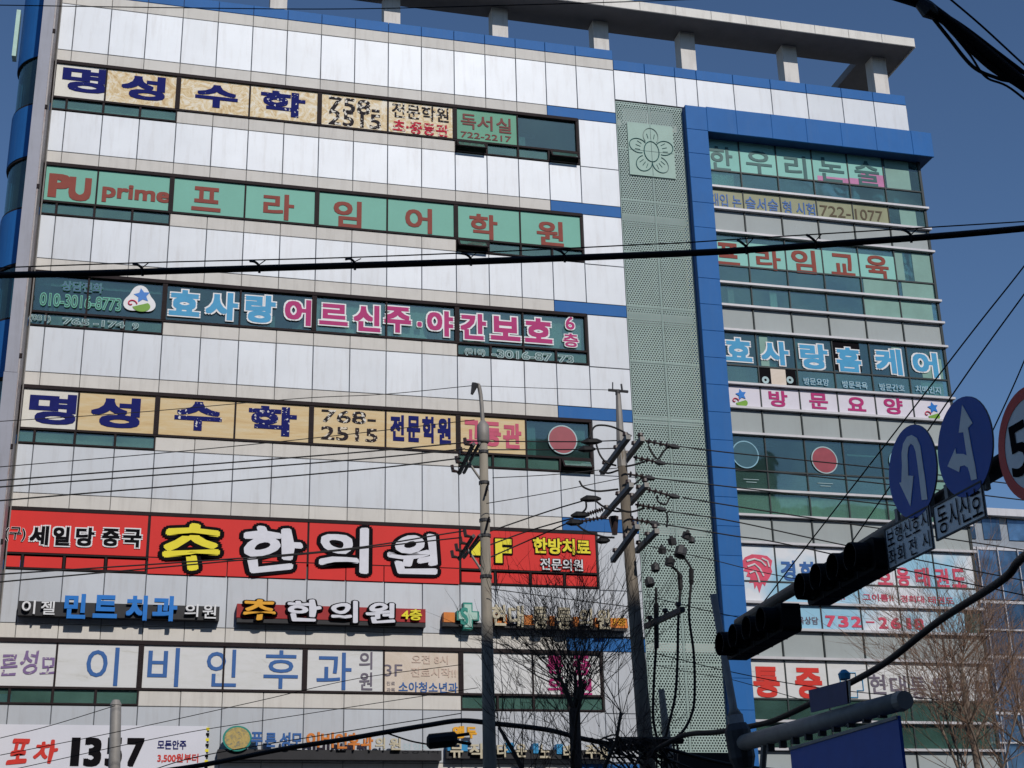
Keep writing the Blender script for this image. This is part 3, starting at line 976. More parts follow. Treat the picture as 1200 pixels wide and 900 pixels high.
# --- third row: elder care, letters stuck on the glass
def flower(parent, cu, cv, sz, Y=-0.03, backing=True):
    """three-lobed badge: blue star, red swirl, green leaf"""
    p = PY(cu, cv, Y); r = sz / FPX * (p - C0).length / 2
    cx, cz = p.x, p.z
    if backing:
        out = []
        for i in range(40):
            a = 2 * math.pi * i / 40
            rr = r * (0.86 + 0.16 * math.cos(3 * (a - math.pi / 2)))
            out.append((cx + rr * math.cos(a) * 1.05, cz + rr * math.sin(a)))
        MB().prism(out, lambda a, b, t: (a, t, b), Y, Y + .008).build('badge', M['wletter'], parent)
    st = []
    for i in range(10):
        a = math.pi / 2 + math.pi * i / 5 + .2
        rr = r * (.52 if i % 2 == 0 else .26)
        st.append((cx + .12 * r + rr * math.cos(a), cz + .32 * r + rr * math.sin(a)))
    MB().prism(st, lambda a, b, t: (a, t, b), Y - .012, Y - .002).build('star', M['brightblue'], parent)
    lf = [(cx + .12 * r + .55 * r * math.cos(math.radians(q)) * (1 if q > 0 else 1), cz - .42 * r + .36 * r * math.sin(math.radians(q))) for q in range(-170, 60, 18)]
    MB().prism(lf, lambda a, b, t: (a, t, b), Y - .012, Y - .002).build('leaf', mat('leaf_green', (.16, .34, .03), .5), parent)
    sp = [(cx - .5 * r + (.34 - .05 * q) * r * math.cos(q * .9), Y - .01, cz - .28 * r + (.30 - .045 * q) * r * math.sin(q * .9)) for q in [i * .35 for i in range(18)]]
    MB().tube(sp, .022 * r * 2.2, 5).build('swirl', M['rose'], parent)
s = thing('window_sign', (5.2, 0, Z[2] - 1.45), 'day care sign of white-edged blue and magenta letters stuck on dark glass, third window row', 'sign')
ow = [(M['wletter'], .105)]
ctx(30, 310, 7.06)
S(s, '상담전화', 300, 172, 640, 200, 80, mat('dull_blue_print', (.04, .10, .22), .5), .02, outs=[(M['green'], .045)])
S(s, '010-3016-8773', 122, 283, 788, 332, 98, M['deepteal'], .0, outs=[(mat('mint_outline', (.13, .46, .33), .5), .05)])
u_, v_ = U(945, 295); flower(s, u_, v_, 36)
ow2 = [(M['cring'], .05)]
S(s, '(031)', 30, 440, 205, 452, 56, M['deepteal'], .0, outs=ow2, Y=-.05)
S(s, '765', 310, 465, 522, 478, 50, M['deepteal'], .0, outs=ow2, Y=-.05)
S(s, '-174', 565, 480, 815, 502, 50, M['deepteal'], .0, outs=ow2, Y=-.05)
S(s, '9', 885, 508, 932, 510, 48, M['deepteal'], .0, outs=ow2, Y=-.05)
ctx(0, 310, 3)
for ch, a, b, c, d in (('효', 594, 84, 704, 186), ('사', 722, 92, 838, 200), ('랑', 862, 102, 970, 210)):
    G(s, ch, a, b, c, d, M['cyan'], .055, outs=ow)
G(s, '어', 1000, 118, 1095, 218, M['magenta'], .05, outs=ow)
ctx(350, 310, 3)
for ch, a, b, c, d in (('르', 72, 134, 174, 218), ('신', 192, 138, 288, 240), ('주', 300, 144, 396, 244), ('야', 450, 158, 544, 256), ('간', 568, 168, 660, 268), ('보', 674, 178, 780, 272), ('호', 794, 184, 892, 280)):
    G(s, ch, a, b, c, d, M['magenta'], .05, outs=ow)
G(s, '·', 416, 200, 434, 220, M['magenta'], .03, outs=[(M['wletter'], .06)])
G(s, '6', 938, 182, 970, 230, M['magenta'], .02, outs=[(M['wletter'], .07)]); G(s, '층', 930, 240, 984, 292, M['magenta'], .03, outs=[(M['wletter'], .09)])
S(s, '(010)', 585, 305, 655, 312, 24, M['deepteal'], .0, outs=ow2, Y=-.05); S(s, '-3016-87', 680, 312, 888, 326, 26, M['deepteal'], .0, outs=ow2, Y=-.05); S(s, '73', 915, 330, 965, 333, 24, M['deepteal'], .0, outs=ow2, Y=-.05)
# --- fourth row
s = thing('window_sign', (4.9, 0, Z[3] - 1.45), 'yellowed tan academy sign with navy letters above the red clinic banner, fourth window row', 'sign')
pb(3, 0, 0, M['cream'], s)
pb(3, 0, 1, M['tan2'], s)
for b in (1, 2):
    for h in (0, 1): pb(3, b, h, M['tan2'], s)
pb(3, 3, 0, M['tan2'], s)
ctx(0, 430, 3)
G(s, '명', 100, 88, 270, 208, M['navy'], .045); G(s, '성', 318, 100, 495, 220, M['navyf1'], .045)
G(s, '수', 612, 116, 782, 230, M['navyf2'], .045); G(s, '학', 872, 132, 1045, 248, M['navyf2'], .045)
ctx(350, 430, 3)
S(s, '768-', 80, 170, 272, 182, 44, M['blackf'], .02); S(s, '2515', 78, 232, 278, 240, 48, M['blackf2'], .02)
for ch, a, b, c, d in (('전', 322, 166, 372, 262), ('문', 380, 170, 428, 266), ('학', 434, 172, 482, 270), ('원', 488, 176, 536, 274)):
    G(s, ch, a, b, c, d, M['navy'], .05)
for ch, a, b, c, d in (('고', 578, 184, 638, 274), ('등', 648, 190, 712, 282), ('관', 718, 196, 784, 290)):
    G(s, ch, a, b, c, d, mat('faded_crimson_print', (.52, .06, .13), .5), .05)
s = thing('window_sticker', (14, 0, Z[3] - 1.2), 'dull red round sticker with pale rim on the dark pane right of the yellowed sign', 'sticker')
q = PY(350 + 928 / 3, 430 + 256 / 3, -.02)
disc(s, q.x, q.z, .50, -.025, M['circr']); disc(s, q.x, q.z, .53, -.026, M['cring'], 'rim', r_in=.49)
# --- fifth row: red banner
s = thing('window_sign', (5.2, 0, Z[4] - 1.9), 'bright red oriental clinic banner with yellow and white brush letters, 4F', 'sign')
x_, xs_ = XB, M['red']
z = Z[4]
board(s, -4.22, -.06, z - 1.44, z - .12, xs_, -.055)
for a, b in ((.03, 4.96), (5.03, 9.97), (10.05, 14.70)):
    board(s, a, b, z - 1.44, z - .12, xs_, -.055)
for a, b in ((.03, 2.45), (2.48, 4.96), (5.03, 6.22), (6.25, 7.46), (7.49, 9.97)):
    board(s, a, b, z - 1.98, z - 1.475, xs_, -.05)
for xs in (VA, VD):
    for a, b in zip(xs[:-1], xs[1:]):
        board(s, a + .06, b - .06, z - 1.9, z - 1.56, xs_, -.02)
ob = [(M['black'], .12)]
ctx(0, 430, 3)
S(s, '(구)', 18, 585, 90, 590, 50, M['black'], .02, Y=-.09, outs=[(M['wletter'], .05)])
for ch, a, b, c, d in (('세', 104, 556, 172, 628), ('일', 186, 560, 246, 630), ('당', 266, 562, 332, 632), ('중', 358, 566, 420, 632), ('국', 432, 568, 498, 636)):
    G(s, ch, a, b, c, d, M['black'], .05, Y=-.09, outs=[(M['wletter'], .13)])
G(s, '추', 566, 546, 782, 716, M['yellow'], .04, Y=-.10, outs=[(M['black'], .105)], wob=.04)
G(s, '한', 846, 558, 1062, 724, M['wbrush'], .035, Y=-.10, outs=[(M['black'], .10)], wob=.04)
ctx(350, 430, 3)
G(s, '의', 68, 568, 240, 728, M['wbrush'], .035, Y=-.10, outs=[(M['black'], .10)], wob=.04)
G(s, '원', 316, 584, 494, 736, M['wbrush'], .035, Y=-.10, outs=[(M['black'], .10)], wob=.04)
G(s, '4', 606, 600, 670, 690, M['yellow'], .05, Y=-.10, outs=[(M['black'], .10)]); G(s, 'F', 690, 602, 750, 692, M['yellow'], .06, Y=-.10, outs=[(M['black'], .11)])
S(s, '한방치료', 824, 626, 1026, 636, 56, M['yellow'], .04, Y=-.10, outs=[(M['black'], .10)])
S(s, '전문의원', 850, 692, 1000, 698, 42, M['wletter'], .02, Y=-.10, outs=[(M['black'], .07)])
# --- channel letter signs under the red banner
def railbox(parent, x0, y0, x1, y1, h, m, Y=-.32, th=.30, name='rail'):
    u0, v0 = U(x0, y0); u1, v1 = U(x1, y1)
    a = PY(u0, v0, Y); b = PY(u1, v1, Y)
    hz = h / CTX[2] / FPX * 48 / 2
    return MB().box(a.x, b.x, Y, Y + th, (a.z + b.z) / 2 - hz, (a.z + b.z) / 2 + hz).build(name, m, parent)
s = thing('channel_letter_sign', (.5, 0, 13.5), 'dental clinic sign of bright blue and silver raised letters on black rail', 'sign')
ctx(0, 680, 4)
railbox(s, 85, 125, 1028, 160, 62, M['blackbox'])
E = -.46
for ch, a, b, c, d, m_ in (('이', 102, 92, 166, 158, 'wletter'), ('젤', 192, 96, 258, 162, 'wletter'), ('민', 300, 60, 404, 182, 'brightblue'), ('트', 436, 66, 552, 180, 'brightblue'), ('치', 590, 68, 692, 190, 'brightblue'), ('과', 714, 70, 832, 194, 'brightblue'), ('의', 866, 110, 930, 172, 'wletter'), ('원', 950, 112, 1014, 180, 'wletter')):
    G(s, ch, a, b, c, d, M[m_], .05 if m_ == 'brightblue' else .015, Y=E, ext=.12)
s = thing('channel_letter_sign', (5, 0, 13.4), 'raised clinic letters in amber and white with black edges on a dark red rail, 4층', 'sign')
ctx(240, 680, 4)
railbox(s, 150, 148, 1035, 160, 62, M['darkred'])
railbox(s, 150, 190, 1035, 202, 22, M['blackbox'], Y=-.30, th=.28, name='rail_underside')
for ch, a, b, c, d, m_ in (('추', 176, 84, 336, 190, 'amber'), ('한', 382, 90, 544, 194, 'wbrush'), ('의', 588, 96, 716, 200, 'wbrush'), ('원', 758, 102, 896, 204, 'wbrush')):
    G(s, ch, a, b, c, d, M[m_], .035, Y=E, ext=.10, outs=[(M['black'], .09)], wob=.035)
S(s, '4층', 922, 158, 1018, 164, 52, M['yellow'], .03, Y=E + .05, ext=.05)
s = thing('channel_letter_sign', (12.4, 0, 13.3), 'sign with green cross and ivory raised letters on orange rail behind the bare tree', 'sign')
ctx(500, 680, 4)
for a, b in ((80, 132), (318, 378), (458, 500), (575, 600), (690, 715), (790, 820), (858, 942)):
    railbox(s, a, 172 + (a - 80) * .035, b, 172 + (b - 80) * .035, 46, M['orange'])
railbox(s, 76, 202, 940, 230, 20, M['blackbox'], Y=-.30, th=.28, name='rail_underside')
def cross(parent, cx, cy, w_, h_, m, Y, th, grow=0.0, name='cross'):
    u, v = U(cx, cy); p = PY(u, v, Y)
    k = 48 / FPX / CTX[2]
    W, H = w_ * k / 2 + grow, h_ * k / 2 + grow
    T = W * .38 + grow * .6
    pl_ = [(-T, -H), (T, -H), (T, -T), (W, -T), (W, T), (T, T), (T, H), (-T, H), (-T, T), (-W, T), (-W, -T), (-T, -T)]
    return MB().prism([(p.x + a, p.z + b) for a, b in pl_], lambda a, b, t: (a, t, b), Y, Y + th).build(name, m, parent)
cross(s, 194, 166, 100, 118, M['teal'], -.44, .3, .02)
cross(s, 194, 166, 88, 106, M['palecross'], -.46, .02, name='cross_face')
G(s, 'S', 158, 126, 196, 210, M['teal'], .03, Y=-.47, name='swoosh')
for ch, a, b, c, d in (('현', 304, 112, 372, 214), ('대', 384, 116, 456, 220), ('통', 498, 122, 570, 230), ('통', 608, 126, 684, 232), ('의', 714, 130, 778, 226), ('원', 800, 134, 862, 230)):
    G(s, ch, a, b, c, d, M['ivory'], .03, Y=E, ext=.12)
S(s, '3층', 868, 190, 935, 194, 40, M['amber'], .02, Y=-.34)
# --- sixth row: ENT clinic
s = thing('window_sign', (2.9, 0, Z[5] - 1.45), 'grubby white ear nose throat clinic sign with cobalt blue serif letters, 3F window row', 'sign')
for b in (0, 1, 2):
    for h in (0, 1):
        pb(5, b, h, M['wfilm'] if not (b == 2 and h == 1) else M['peach'], s, zb=-1.44)
ctx(0, 680, 4)
for ch, a, b, c, d, m_, bo in (('푸', -62, 335, -5, 440, 'purple', .03), ('른', 2, 345, 84, 450, 'purple', .02), ('성', 92, 325, 178, 440, 'purple', .02), ('모', 190, 360, 262, 442, 'purple', .02)):
    if a > 0: G(s, ch, a, b, c, d, M[m_], bo, wob=.03)
for ch, a, b, c, d in (('이', 404, 312, 556, 496), ('비', 692, 314, 840, 500), ('인', 968, 322, 1110, 500)):
    G(s, ch, a, b, c, d, M['bluel'], .008)
ctx(240, 680, 4)
G(s, '후', 276, 326, 438, 510, M['bluel'], .008); G(s, '과', 524, 336, 688, 516, M['bluel'], .008)
G(s, '의', 724, 334, 786, 418, M['greytxt'], .02); G(s, '원', 724, 430, 786, 516, M['greytxt'], .02)
G(s, '3', 842, 394, 876, 450, M['greytxt'], .0); G(s, 'F', 890, 394, 926, 450, M['greytxt'], .0)
S(s, '오전 8시', 970, 368, 1140, 376, 42, M['faintp'], .01); S(s, '진료시작!!', 966, 430, 1178, 436, 44, M['faintp'], .01)
S(s, '소아청소년과', 908, 500, 1186, 504, 50, M['bluel'], .02)
S(s, '진료', 852, 482, 892, 484, 18, M['greytxt'], .0); S(s, '과목', 852, 512, 892, 514, 18, M['greytxt'], .0)
s = thing('window_sign', (12.4, 0, Z[5] - 1.45), 'white pane sign with two columns of magenta letters behind the bare tree, 3F row', 'sign')
pb(5, 3, 0, M['wfilm'], s); pb(5, 3, 1, M['wfilm'], s)
ctx(500, 680, 4)
for ch, a, b, c, d in (('통', 562, 352, 640, 440), ('증', 684, 352, 768, 448), ('의', 568, 452, 640, 534), ('원', 696, 460, 776, 540)):
    G(s, ch, a, b, c, d, M['magenta'], .04)
# --- second storey signs
s = thing('banner', (-.9, 0, 8.4), 'white vinyl banner reading 1357 in heavy black stencil figures at lower left', 'banner')
board(s, -3.92, 2.09, 8.0, 10.24, M['wbanner'], -.06, .02)
for xx in (-3.95, 2.11):
    for i in range(14):
        board(s, xx - .05, xx + .05, 10.2 - i * .16 - .08, 10.2 - i * .16, M['black'] if i % 2 else M['yellow'], -.065, .02, 'edge_tape')
ctx(0, 680, 4)
for ch, a, b, c, d in (('1', 330, 735, 376, 872), ('3', 392, 735, 478, 875), ('5', 492, 735, 575, 875), ('7', 592, 737, 676, 876)):
    G(s, ch, a, b, c, d, M['black'], .05, Y=-.075)
    G(s, ch, a, b, c, d, M['black'], .05, Y=-.075) if False else None
for zz in ((735 + 800) / 2,):
    pass
G(s, '포', 42, 742, 134, 862, M['redp'], .045, Y=-.075, wob=.03, shear=.15); G(s, '차', 160, 750, 268, 858, M['redp'], .04, Y=-.075, wob=.03, shear=.1)
S(s, '모든안주', 738, 770, 874, 772, 44, M['navy'], .03, Y=-.075); S(s, '3,500원부터', 738, 832, 930, 836, 44, M['redp'], .03, Y=-.075)
s = thing('channel_letter_sign', (4.8, 0, 9.2), 'bottom sign with gold emblem, blue and orange letters on black rail', 'sign')
ctx(240, 680, 4)
railbox(s, 60, 810, 1110, 826, 42, M['blackbox'])
q = PY(240 + 152 / 4, 680 + 742 / 4, -.4)
disc(s, q.x, q.z, .38, -.42, M['teal'], 'emblem', sx=1.15); disc(s, q.x, q.z, .33, -.43, M['gold'], 'emblem_face', sx=1.15)
for ch, a, b, c, d, m_ in (('푸', 216, 710, 272, 780, 'bluel'), ('른', 284, 714, 336, 782, 'bluel'), ('성', 352, 712, 402, 788, 'bluel'), ('모', 406, 716, 458, 780, 'bluel'),
                           ('이', 476, 710, 540, 784, 'orange'), ('비', 546, 712, 606, 786, 'orange'), ('인', 612, 714, 668, 790, 'orange'), ('후', 672, 714, 728, 794, 'orange'), ('과', 732, 714, 790, 794, 'orange'), ('의', 800, 736, 846, 790, 'ivory'), ('원', 866, 738, 920, 796, 'ivory')):
    G(s, ch, a, b, c, d, M[m_], .035, Y=E, ext=.12)
S(s, '정형외과', 925, 775, 1110, 785, 30, M['cring'], .0, Y=E)
s = thing('channel_letter_sign', (10.2, 0, 9.1), 'music bar sign with yellow and white letters on blue blocks', 'sign')
ctx(500, 680, 4)
railbox(s, 95, 800, 860, 830, 40, M['blackbox'])
for a, b in ((98, 122), (160, 192), (372, 410), (500, 525), (610, 640), (845, 862)):
    railbox(s, a, 775 + (a - 98) * .03, b, 776 + (a - 98) * .03, 44, mat('sky_blue_block', (.03, .25, .50), .5), Y=-.36)
G(s, '앵', 122, 682, 178, 742, M['amber'], .06, Y=E, ext=.1); G(s, '두', 184, 686, 236, 742, M['amber'], .06, Y=E, ext=.1)
for ch, a, b, c, d in (('뮤', 110, 760, 172, 832), ('직', 200, 764, 262, 836), ('타', 330, 766, 380, 830), ('운', 416, 766, 470, 830), ('노', 530, 768, 580, 834), ('래', 640, 770, 690, 836), ('주', 745, 772, 800, 836), ('점', 805, 776, 850, 840)):
    G(s, ch, a, b, c, d, M['ivory'], .03, Y=E, ext=.1)
# ------------------------------------------------------------------ wing signs
YW = YG - 0.02
def wb(parent, c, ztop, zbot, m, name='board', a=0.0, b=1.0, Y=None):
    x0, x1 = wing_panes[(0, c)]
    return board(parent, x0 + (x1 - x0) * a, x0 + (x1 - x0) * b, WZ(zbot), WZ(ztop), m, (YW if Y is None else Y), .01, name)
s = thing('window_sign', (24, YG, WZ(31.3)), 'pale mint essay school sign with big dark letters under the blue lintel', 'sign')
for c in range(5):
    wb(s, c, 32.95, R0[1] + .04, M['mint2'])
wb(s, 4, 32.0, R0[1] + .04, M['pink'], 'pink_corner', 0.35, 1, YW - .006); wb(s, 4, R0[1] + .3, R0[1] + .04, M['pink'], 'pink_corner', 0, .35, YW - .006); wb(s, 3, R0[1] + .25, R0[1] + .04, M['pink'], 'pink_corner', .1, 1, YW - .006)
ctx(800, 120, 3.75)
for ch, a, b, c, d in (('한', 118, 188, 220, 305), ('우', 278, 208, 392, 320), ('리', 448, 228, 545, 340), ('논', 598, 238, 710, 355), ('술', 756, 252, 864, 372)):
    G(s, ch, a, b, c, d, M['deepteal'], .02, Y=YW - .015)
s = thing('window_sign', (24, YG, WZ(29.8)), 'olive film strip with blue exam lettering and phone number 722-1077', 'sign')
for c in range(5):
    wb(s, c, R0[2] - .08, R0[3] + .08, M['olive'])
S(s, '대입 논', 122, 428, 258, 440, 62, M['bluel'], .015, Y=YW - .015); S(s, '술서술', 276, 445, 420, 455, 62, M['bluel'], .015, Y=YW - .015); S(s, '형 시험', 440, 462, 582, 472, 58, M['bluel'], .015, Y=YW - .015)
S(s, '722-', 604, 474, 738, 486, 46, M['brownp'], .006, Y=YW - .015); S(s, '1077', 758, 490, 880, 502, 46, M['brownp'], .006, Y=YW - .015)
s = thing('window_sign', (24, YG, WZ(27.5)), 'pale mint education sign with brick red letters behind the thick cable', 'sign')
for c in range(5):
    wb(s, c, R1[0] - .35, R1[1] + .04, M['mint2'])
for ch, a, b, c, d in (('프', 150, 612, 250, 722), ('라', 322, 642, 432, 742), ('임', 478, 642, 586, 756), ('교', 650, 660, 756, 768), ('육', 804, 668, 906, 780)):
    G(s, ch, a, b, c, d, M['brick'], .03, Y=YW - .015)
s = thing('window_sign', (24, YG, WZ(23.2)), 'home care sign of white-edged sky blue letters on the dark right-hand glass', 'sign')
ctx(820, 360, 3.2156)
for ch, a, b, c, d in (('효', 96, 112, 196, 208), ('사', 230, 124, 336, 222), ('랑', 378, 134, 484, 238), ('홈', 514, 148, 608, 248), ('케', 662, 152, 762, 258), ('어', 802, 166, 898, 268)):
    G(s, ch, a, b, c, d, M['cyan'], .05, Y=YW - .02, outs=ow)
wb(s, 3, R2[0] - .1, R2[1] + .1, M['black'], 'backing_film', .0, .75)
for t_, a, b in (('방문요양', 392, 278), ('방문목욕', 538, 290), ('방문간호', 678, 300), ('치매인지', 814, 308)):
    S(s, t_, a, b, a + 94, b + 6, 26, M['cring'], .01, Y=YW - .02, outs=[(M['cyan'], .05)])
wb(s, 1, R2[1] - .05, R2[2] + .08, M['black'], 'backing_film', .0, .98)
wb(s, 1, R2[1] - .05, R2[2] + .08, M['peach'], 'paper_sheet', .3, .7, YW - .012)
for cx_ in (248, 340):
    u_, v_ = U(cx_, 274); q = PY(u_, v_, YW - .02); disc(s, q.x, q.z, .14, YW - .02, M['cring'], 'round_badge', r_in=.05)
s = thing('banner', (24, YG, WZ(21.8)), 'pale lilac banner with four magenta letters between two star badges, below the home care sign', 'banner')
for c in range(6):
    wb(s, c, R2[2] - .07, R2[3] + .07, M['lilac'])
for ch, a, b, c, d in (('방', 260, 312, 332, 378), ('문', 412, 322, 484, 386), ('요', 556, 336, 626, 394), ('양', 694, 340, 766, 406)):
    G(s, ch, a, b, c, d, M['magenta'], .035, Y=YW - .015)
for a, b in ((152, 342), (876, 392)):
    u_, v_ = U(a, b); flower(s, u_, v_, 27, YW - .015, False)
for cx_, cy_, m_, lab in ((172, 555, 'circt', 'round teal window sticker with pale rim nearest the blue column'), (470, 576, 'circr', 'dull red round window sticker in the middle of the right wing glass'), (762, 585, 'circt', 'round teal window sticker partly behind the u-turn road sign')):
    u_, v_ = U(cx_, cy_); q = PY(u_, v_, YW - .02)
    s = thing('window_sticker', (q.x, YG, q.z - .5), lab, 'sticker')
    disc(s, q.x, q.z, .49, YW - .02, M[m_]); disc(s, q.x, q.z, .52, YW - .025, M['ringb'] if m_ == 'circt' else M['cring'], 'rim', r_in=.48)
for f_, c_ in ((3, 0), (3, 2), (3, 4)):
    x0, x1 = wing_panes[(0, c_)]
    MB().box(x0 + .35, x0 + .95, YW - .01, YW, WZ(R3[1]) - .35, WZ(R3[1]) - .33).box(x0 + .45, x0 + .85, YW - .01, YW, WZ(R3[1]) - .45, WZ(R3[1]) - .43).build('caption_line', M['cring'], s)
# taekwondo banner
s = thing('banner', (24, YG, WZ(13.7)), 'white and sky blue taekwondo school banner with red lion head emblem', 'banner')
mt, t, b = newmat('sky_fade_vinyl')
g = N(t, 'ShaderNodeNewGeometry'); sx_ = N(t, 'ShaderNodeSeparateXYZ'); t.links.new(g.outputs['Position'], sx_.inputs[0])
no = N(t, 'ShaderNodeTexNoise', Scale=0.45, Detail=4.0); t.links.new(g.outputs['Position'], no.inputs['Vector'])
cr = N(t, 'ShaderNodeValToRGB'); cr.color_ramp.elements[0].position = .42; cr.color_ramp.elements[0].color = (.26, .50, .66, 1); cr.color_ramp.elements[1].position = .58; cr.color_ramp.elements[1].color = (.66, .68, .72, 1)
t.links.new(no.outputs['Fac'], cr.inputs[0]); t.links.new(cr.outputs[0], b.inputs['Base Color']); b.inputs['Roughness'].default_value = .5
M['skyv'] = mt
for c in range(6):
    wb(s, c, R4[0] - .07, R4[1] + .03, M['skyv']); wb(s, c, R4[1] - .03, R4[2] + .07, M['skyv'])
    if c < 5: wb(s, c, R4[2] - .07, R4[3] + .07, M['skyv'])
    else: wb(s, c, R4[2] - .07, R4[3] + .07, M['skyv'], b=.6)
ctx(860, 620, 4)
for ch, a, b, c, d, m_ in (('경', 220, 144, 290, 244, 'bluel'), ('희', 308, 150, 376, 246, 'bluel'), ('대', 396, 156, 462, 250, 'bluel'), ('최', 480, 160, 548, 256, 'bluel'), ('강', 580, 164, 650, 262, 'rose'), ('호', 672, 172, 742, 266, 'rose'), ('응', 762, 178, 826, 270, 'rose'), ('태', 850, 178, 918, 272, 'rose'), ('권', 938, 182, 1008, 276, 'rose'), ('도', 1020, 184, 1088, 276, 'rose')):
    G(s, ch, a, b, c, d, M[m_], .04, Y=YW - .015)
S(s, '심장이 뛴다!', 325, 310, 520, 318, 32, M['rose'], .02, Y=YW - .015); S(s, '그이름!!', 604, 318, 748, 324, 34, M['rose'], .02, Y=YW - .015); S(s, '경희대', 782, 326, 892, 330, 34, M['rose'], .02, Y=YW - .015); S(s, '태권도', 912, 332, 1032, 336, 34, M['rose'], .02, Y=YW - .015)
S(s, '교육상담', 265, 424, 396, 432, 36, M['greytxt'], .02, Y=YW - .015)
for ch, a, b, c, d in (('7', 430, 404, 478, 460), ('3', 488, 406, 538, 462), ('2', 550, 408, 600, 462), ('-', 618, 432, 660, 440), ('2', 678, 412, 722, 468), ('6', 734, 414, 784, 470), ('1', 808, 416, 832, 470), ('8', 844, 418, 892, 474)):
    G(s, ch, a, b, c, d, M['rose'], .04, Y=YW - .015)
def blob(parent, pts, m, Y, name):
    P_ = [PY(*U(a, b), Y) for a, b in pts]
    return MB().prism([(p.x, p.z) for p in P_], lambda a, b, t_: (a, t_, b), Y, Y + .006).build(name, m, parent)
blob(s, [(34, 158), (52, 132), (84, 118), (120, 120), (156, 126), (180, 148), (174, 180), (180, 200), (168, 226), (152, 250), (146, 268), (134, 254), (120, 300), (108, 262), (98, 282), (92, 250), (72, 252), (78, 226), (58, 222), (66, 202), (44, 196), (52, 182), (32, 178)], M['rose'], YW - .012, 'lion_head')
for pts in (((60, 150), (96, 140), (128, 150), (150, 172)), ((64, 176), (98, 164), (122, 186), (140, 220)), ((74, 206), (100, 196), (112, 222), (120, 250)), ((130, 136), (158, 150), (166, 178))):
    P_ = [PY(*U(a, b), YW - .02) for a, b in pts]
    MB().tube(P_, .035, 5).build('mane_line', M['wletter'], s)
# pain clinic window sign
s = thing('window_sign', (24, YG, WZ(11)), 'white window sign with red words, cyan cross and slate clinic name, right wing', 'sign')
R5 = rels[5]
for c in range(6):
    wb(s, c, R5[0] - .07, R5[1] + .03, M['wfilm'])
ctx(760, 680, 2.727)
G(s, '통', 334, 274, 420, 376, M['redp'], .045, Y=YW - .015); G(s, '증', 468, 278, 556, 380, M['redp'], .045, Y=YW - .015)
for ch, a, b, c, d in (('현', 706, 300, 758, 364), ('대', 772, 304, 824, 372), ('통', 838, 308, 888, 380), ('통', 906, 312, 956, 384), ('의', 974, 316, 1022, 384), ('원', 1040, 320, 1090, 388)):
    G(s, ch, a, b, c, d, M['greytxt'], .02, Y=YW - .015)
u_, v_ = U(650, 335); q = PY(u_, v_, YW - .02)
W_, T_ = .42, .18
pp = [(-T_, -W_), (T_, -W_), (T_, -T_), (W_, -T_), (W_, T_), (T_, T_), (T_, W_), (-T_, W_), (-T_, T_), (-W_, T_), (-W_, -T_), (-T_, -T_), (-T_, -W_)]
MB().tube([(q.x + a, YW - .02, q.z + b) for a, b in pp], .022, 4).build('cross_outline', M['cyan'], s)
#%%STREET
# ================================================================== street furniture
def xtube(pts, r, n=8):
    return MB().tube(pts, r, n)
def cat(pts, n=8):
    """smooth curve through points"""
    P_ = [Vector(p) for p in pts]
    if len(P_) < 3:
        return P_
    out = []
    Q = [P_[0] * 2 - P_[1]] + P_ + [P_[-1] * 2 - P_[-2]]
    for i in range(1, len(Q) - 2):
        a, b, c, d = Q[i - 1:i + 3]
        for j in range(n):
            t_ = j / n
            out.append(.5 * ((2 * b) + (c - a) * t_ + (2 * a - 5 * b + 4 * c - d) * t_ * t_ + (3 * b - 3 * c + d - a) * t_ ** 3))
    out.append(P_[-1])
    return out
def vert_pole(u0, v0, u1, v1, Y):
    a, b = PY(u0, v0, Y), PY(u1, v1, Y)
    d = (b - a) / (b.z - a.z)
    g0 = b - d * b.z
    return a, b, g0
def along(a, g0, z_):
    return g0 + (a - g0) * (z_ / a.z)
# --- pole A: concrete lighting/utility pole
a, b, g0 = vert_pole(566, 500, 574, 900, -19.5)
PA = thing('utility_pole', g0, 'pale concrete pole with hooked pipe top and cable brackets in front of the red banner', 'utility pole')
xtube([g0, b, a], [.155, .128, .080], 14).build('shaft', M['cpole'], PA, smooth=True)
cz = a.z
xtube([along(a, g0, cz - .35), along(a, g0, cz - .3), along(a, g0, cz + .02), along(a, g0, cz + .12)], [.10, .125, .12, .05], 14).build('collar', M['metal'], PA, smooth=True)
top = PY(562, 456, -19.5)
hook = [a, PY(564, 470, -19.5), top, PY(560, 451, -19.5), PY(556, 452, -19.5)]
xtube(cat(hook, 4), .042, 8).build('top_pipe', M['metal'], PA, smooth=True)
xtube([PY(557, 450, -19.5), PY(553, 462, -19.5)], [.08, .03], 6).build('hook_clamp', M['darkmetal'], PA)
for vv in (466, 530, 566, 610, 628, 676):
    p = PY(566, vv, -19.5); p = along(a, g0, p.z)
    r_ = .086 + (a.z - p.z) * .0070
    if vv > 500: xtube([p + Vector((0, 0, -.03)), p + Vector((0, 0, .03))], r_ + .012, 14).build('band', M['darkmetal'], PA)
for (v0_, v1_) in ((520, 555), (628, 655)):
    h = PY(556, v0_, -19.5); l_ = PY(538, v1_, -19.5)
    xarm0 = PXp(555, v0_, h.x - .15); xarm1 = PXp(538, v1_, h.x - .15)
    MB().tube([xarm0, xarm1], .045, 4).build('crossarm', M['darkmetal'], PA)
    MB().tube([xarm0 + Vector((.12, 0, .02)), xarm1 + Vector((.12, .1, .05))], .035, 4).build('crossarm', M['darkmetal'], PA)
    br = PY(566, v0_ + 48, -19.5)
    MB().tube([along(a, g0, br.z), xarm1.lerp(xarm0, .5)], .025, 5).build('brace', M['metal'], PA)
    for tt in (.05, .35, .65, .95):
        p = xarm1.lerp(xarm0, tt)
        MB().tube([p, p + Vector((-.14, 0, .02)), p + Vector((-.16, 0, .14))], [.02, .04, .035], 6).build('insulator', M['porc'], PA)
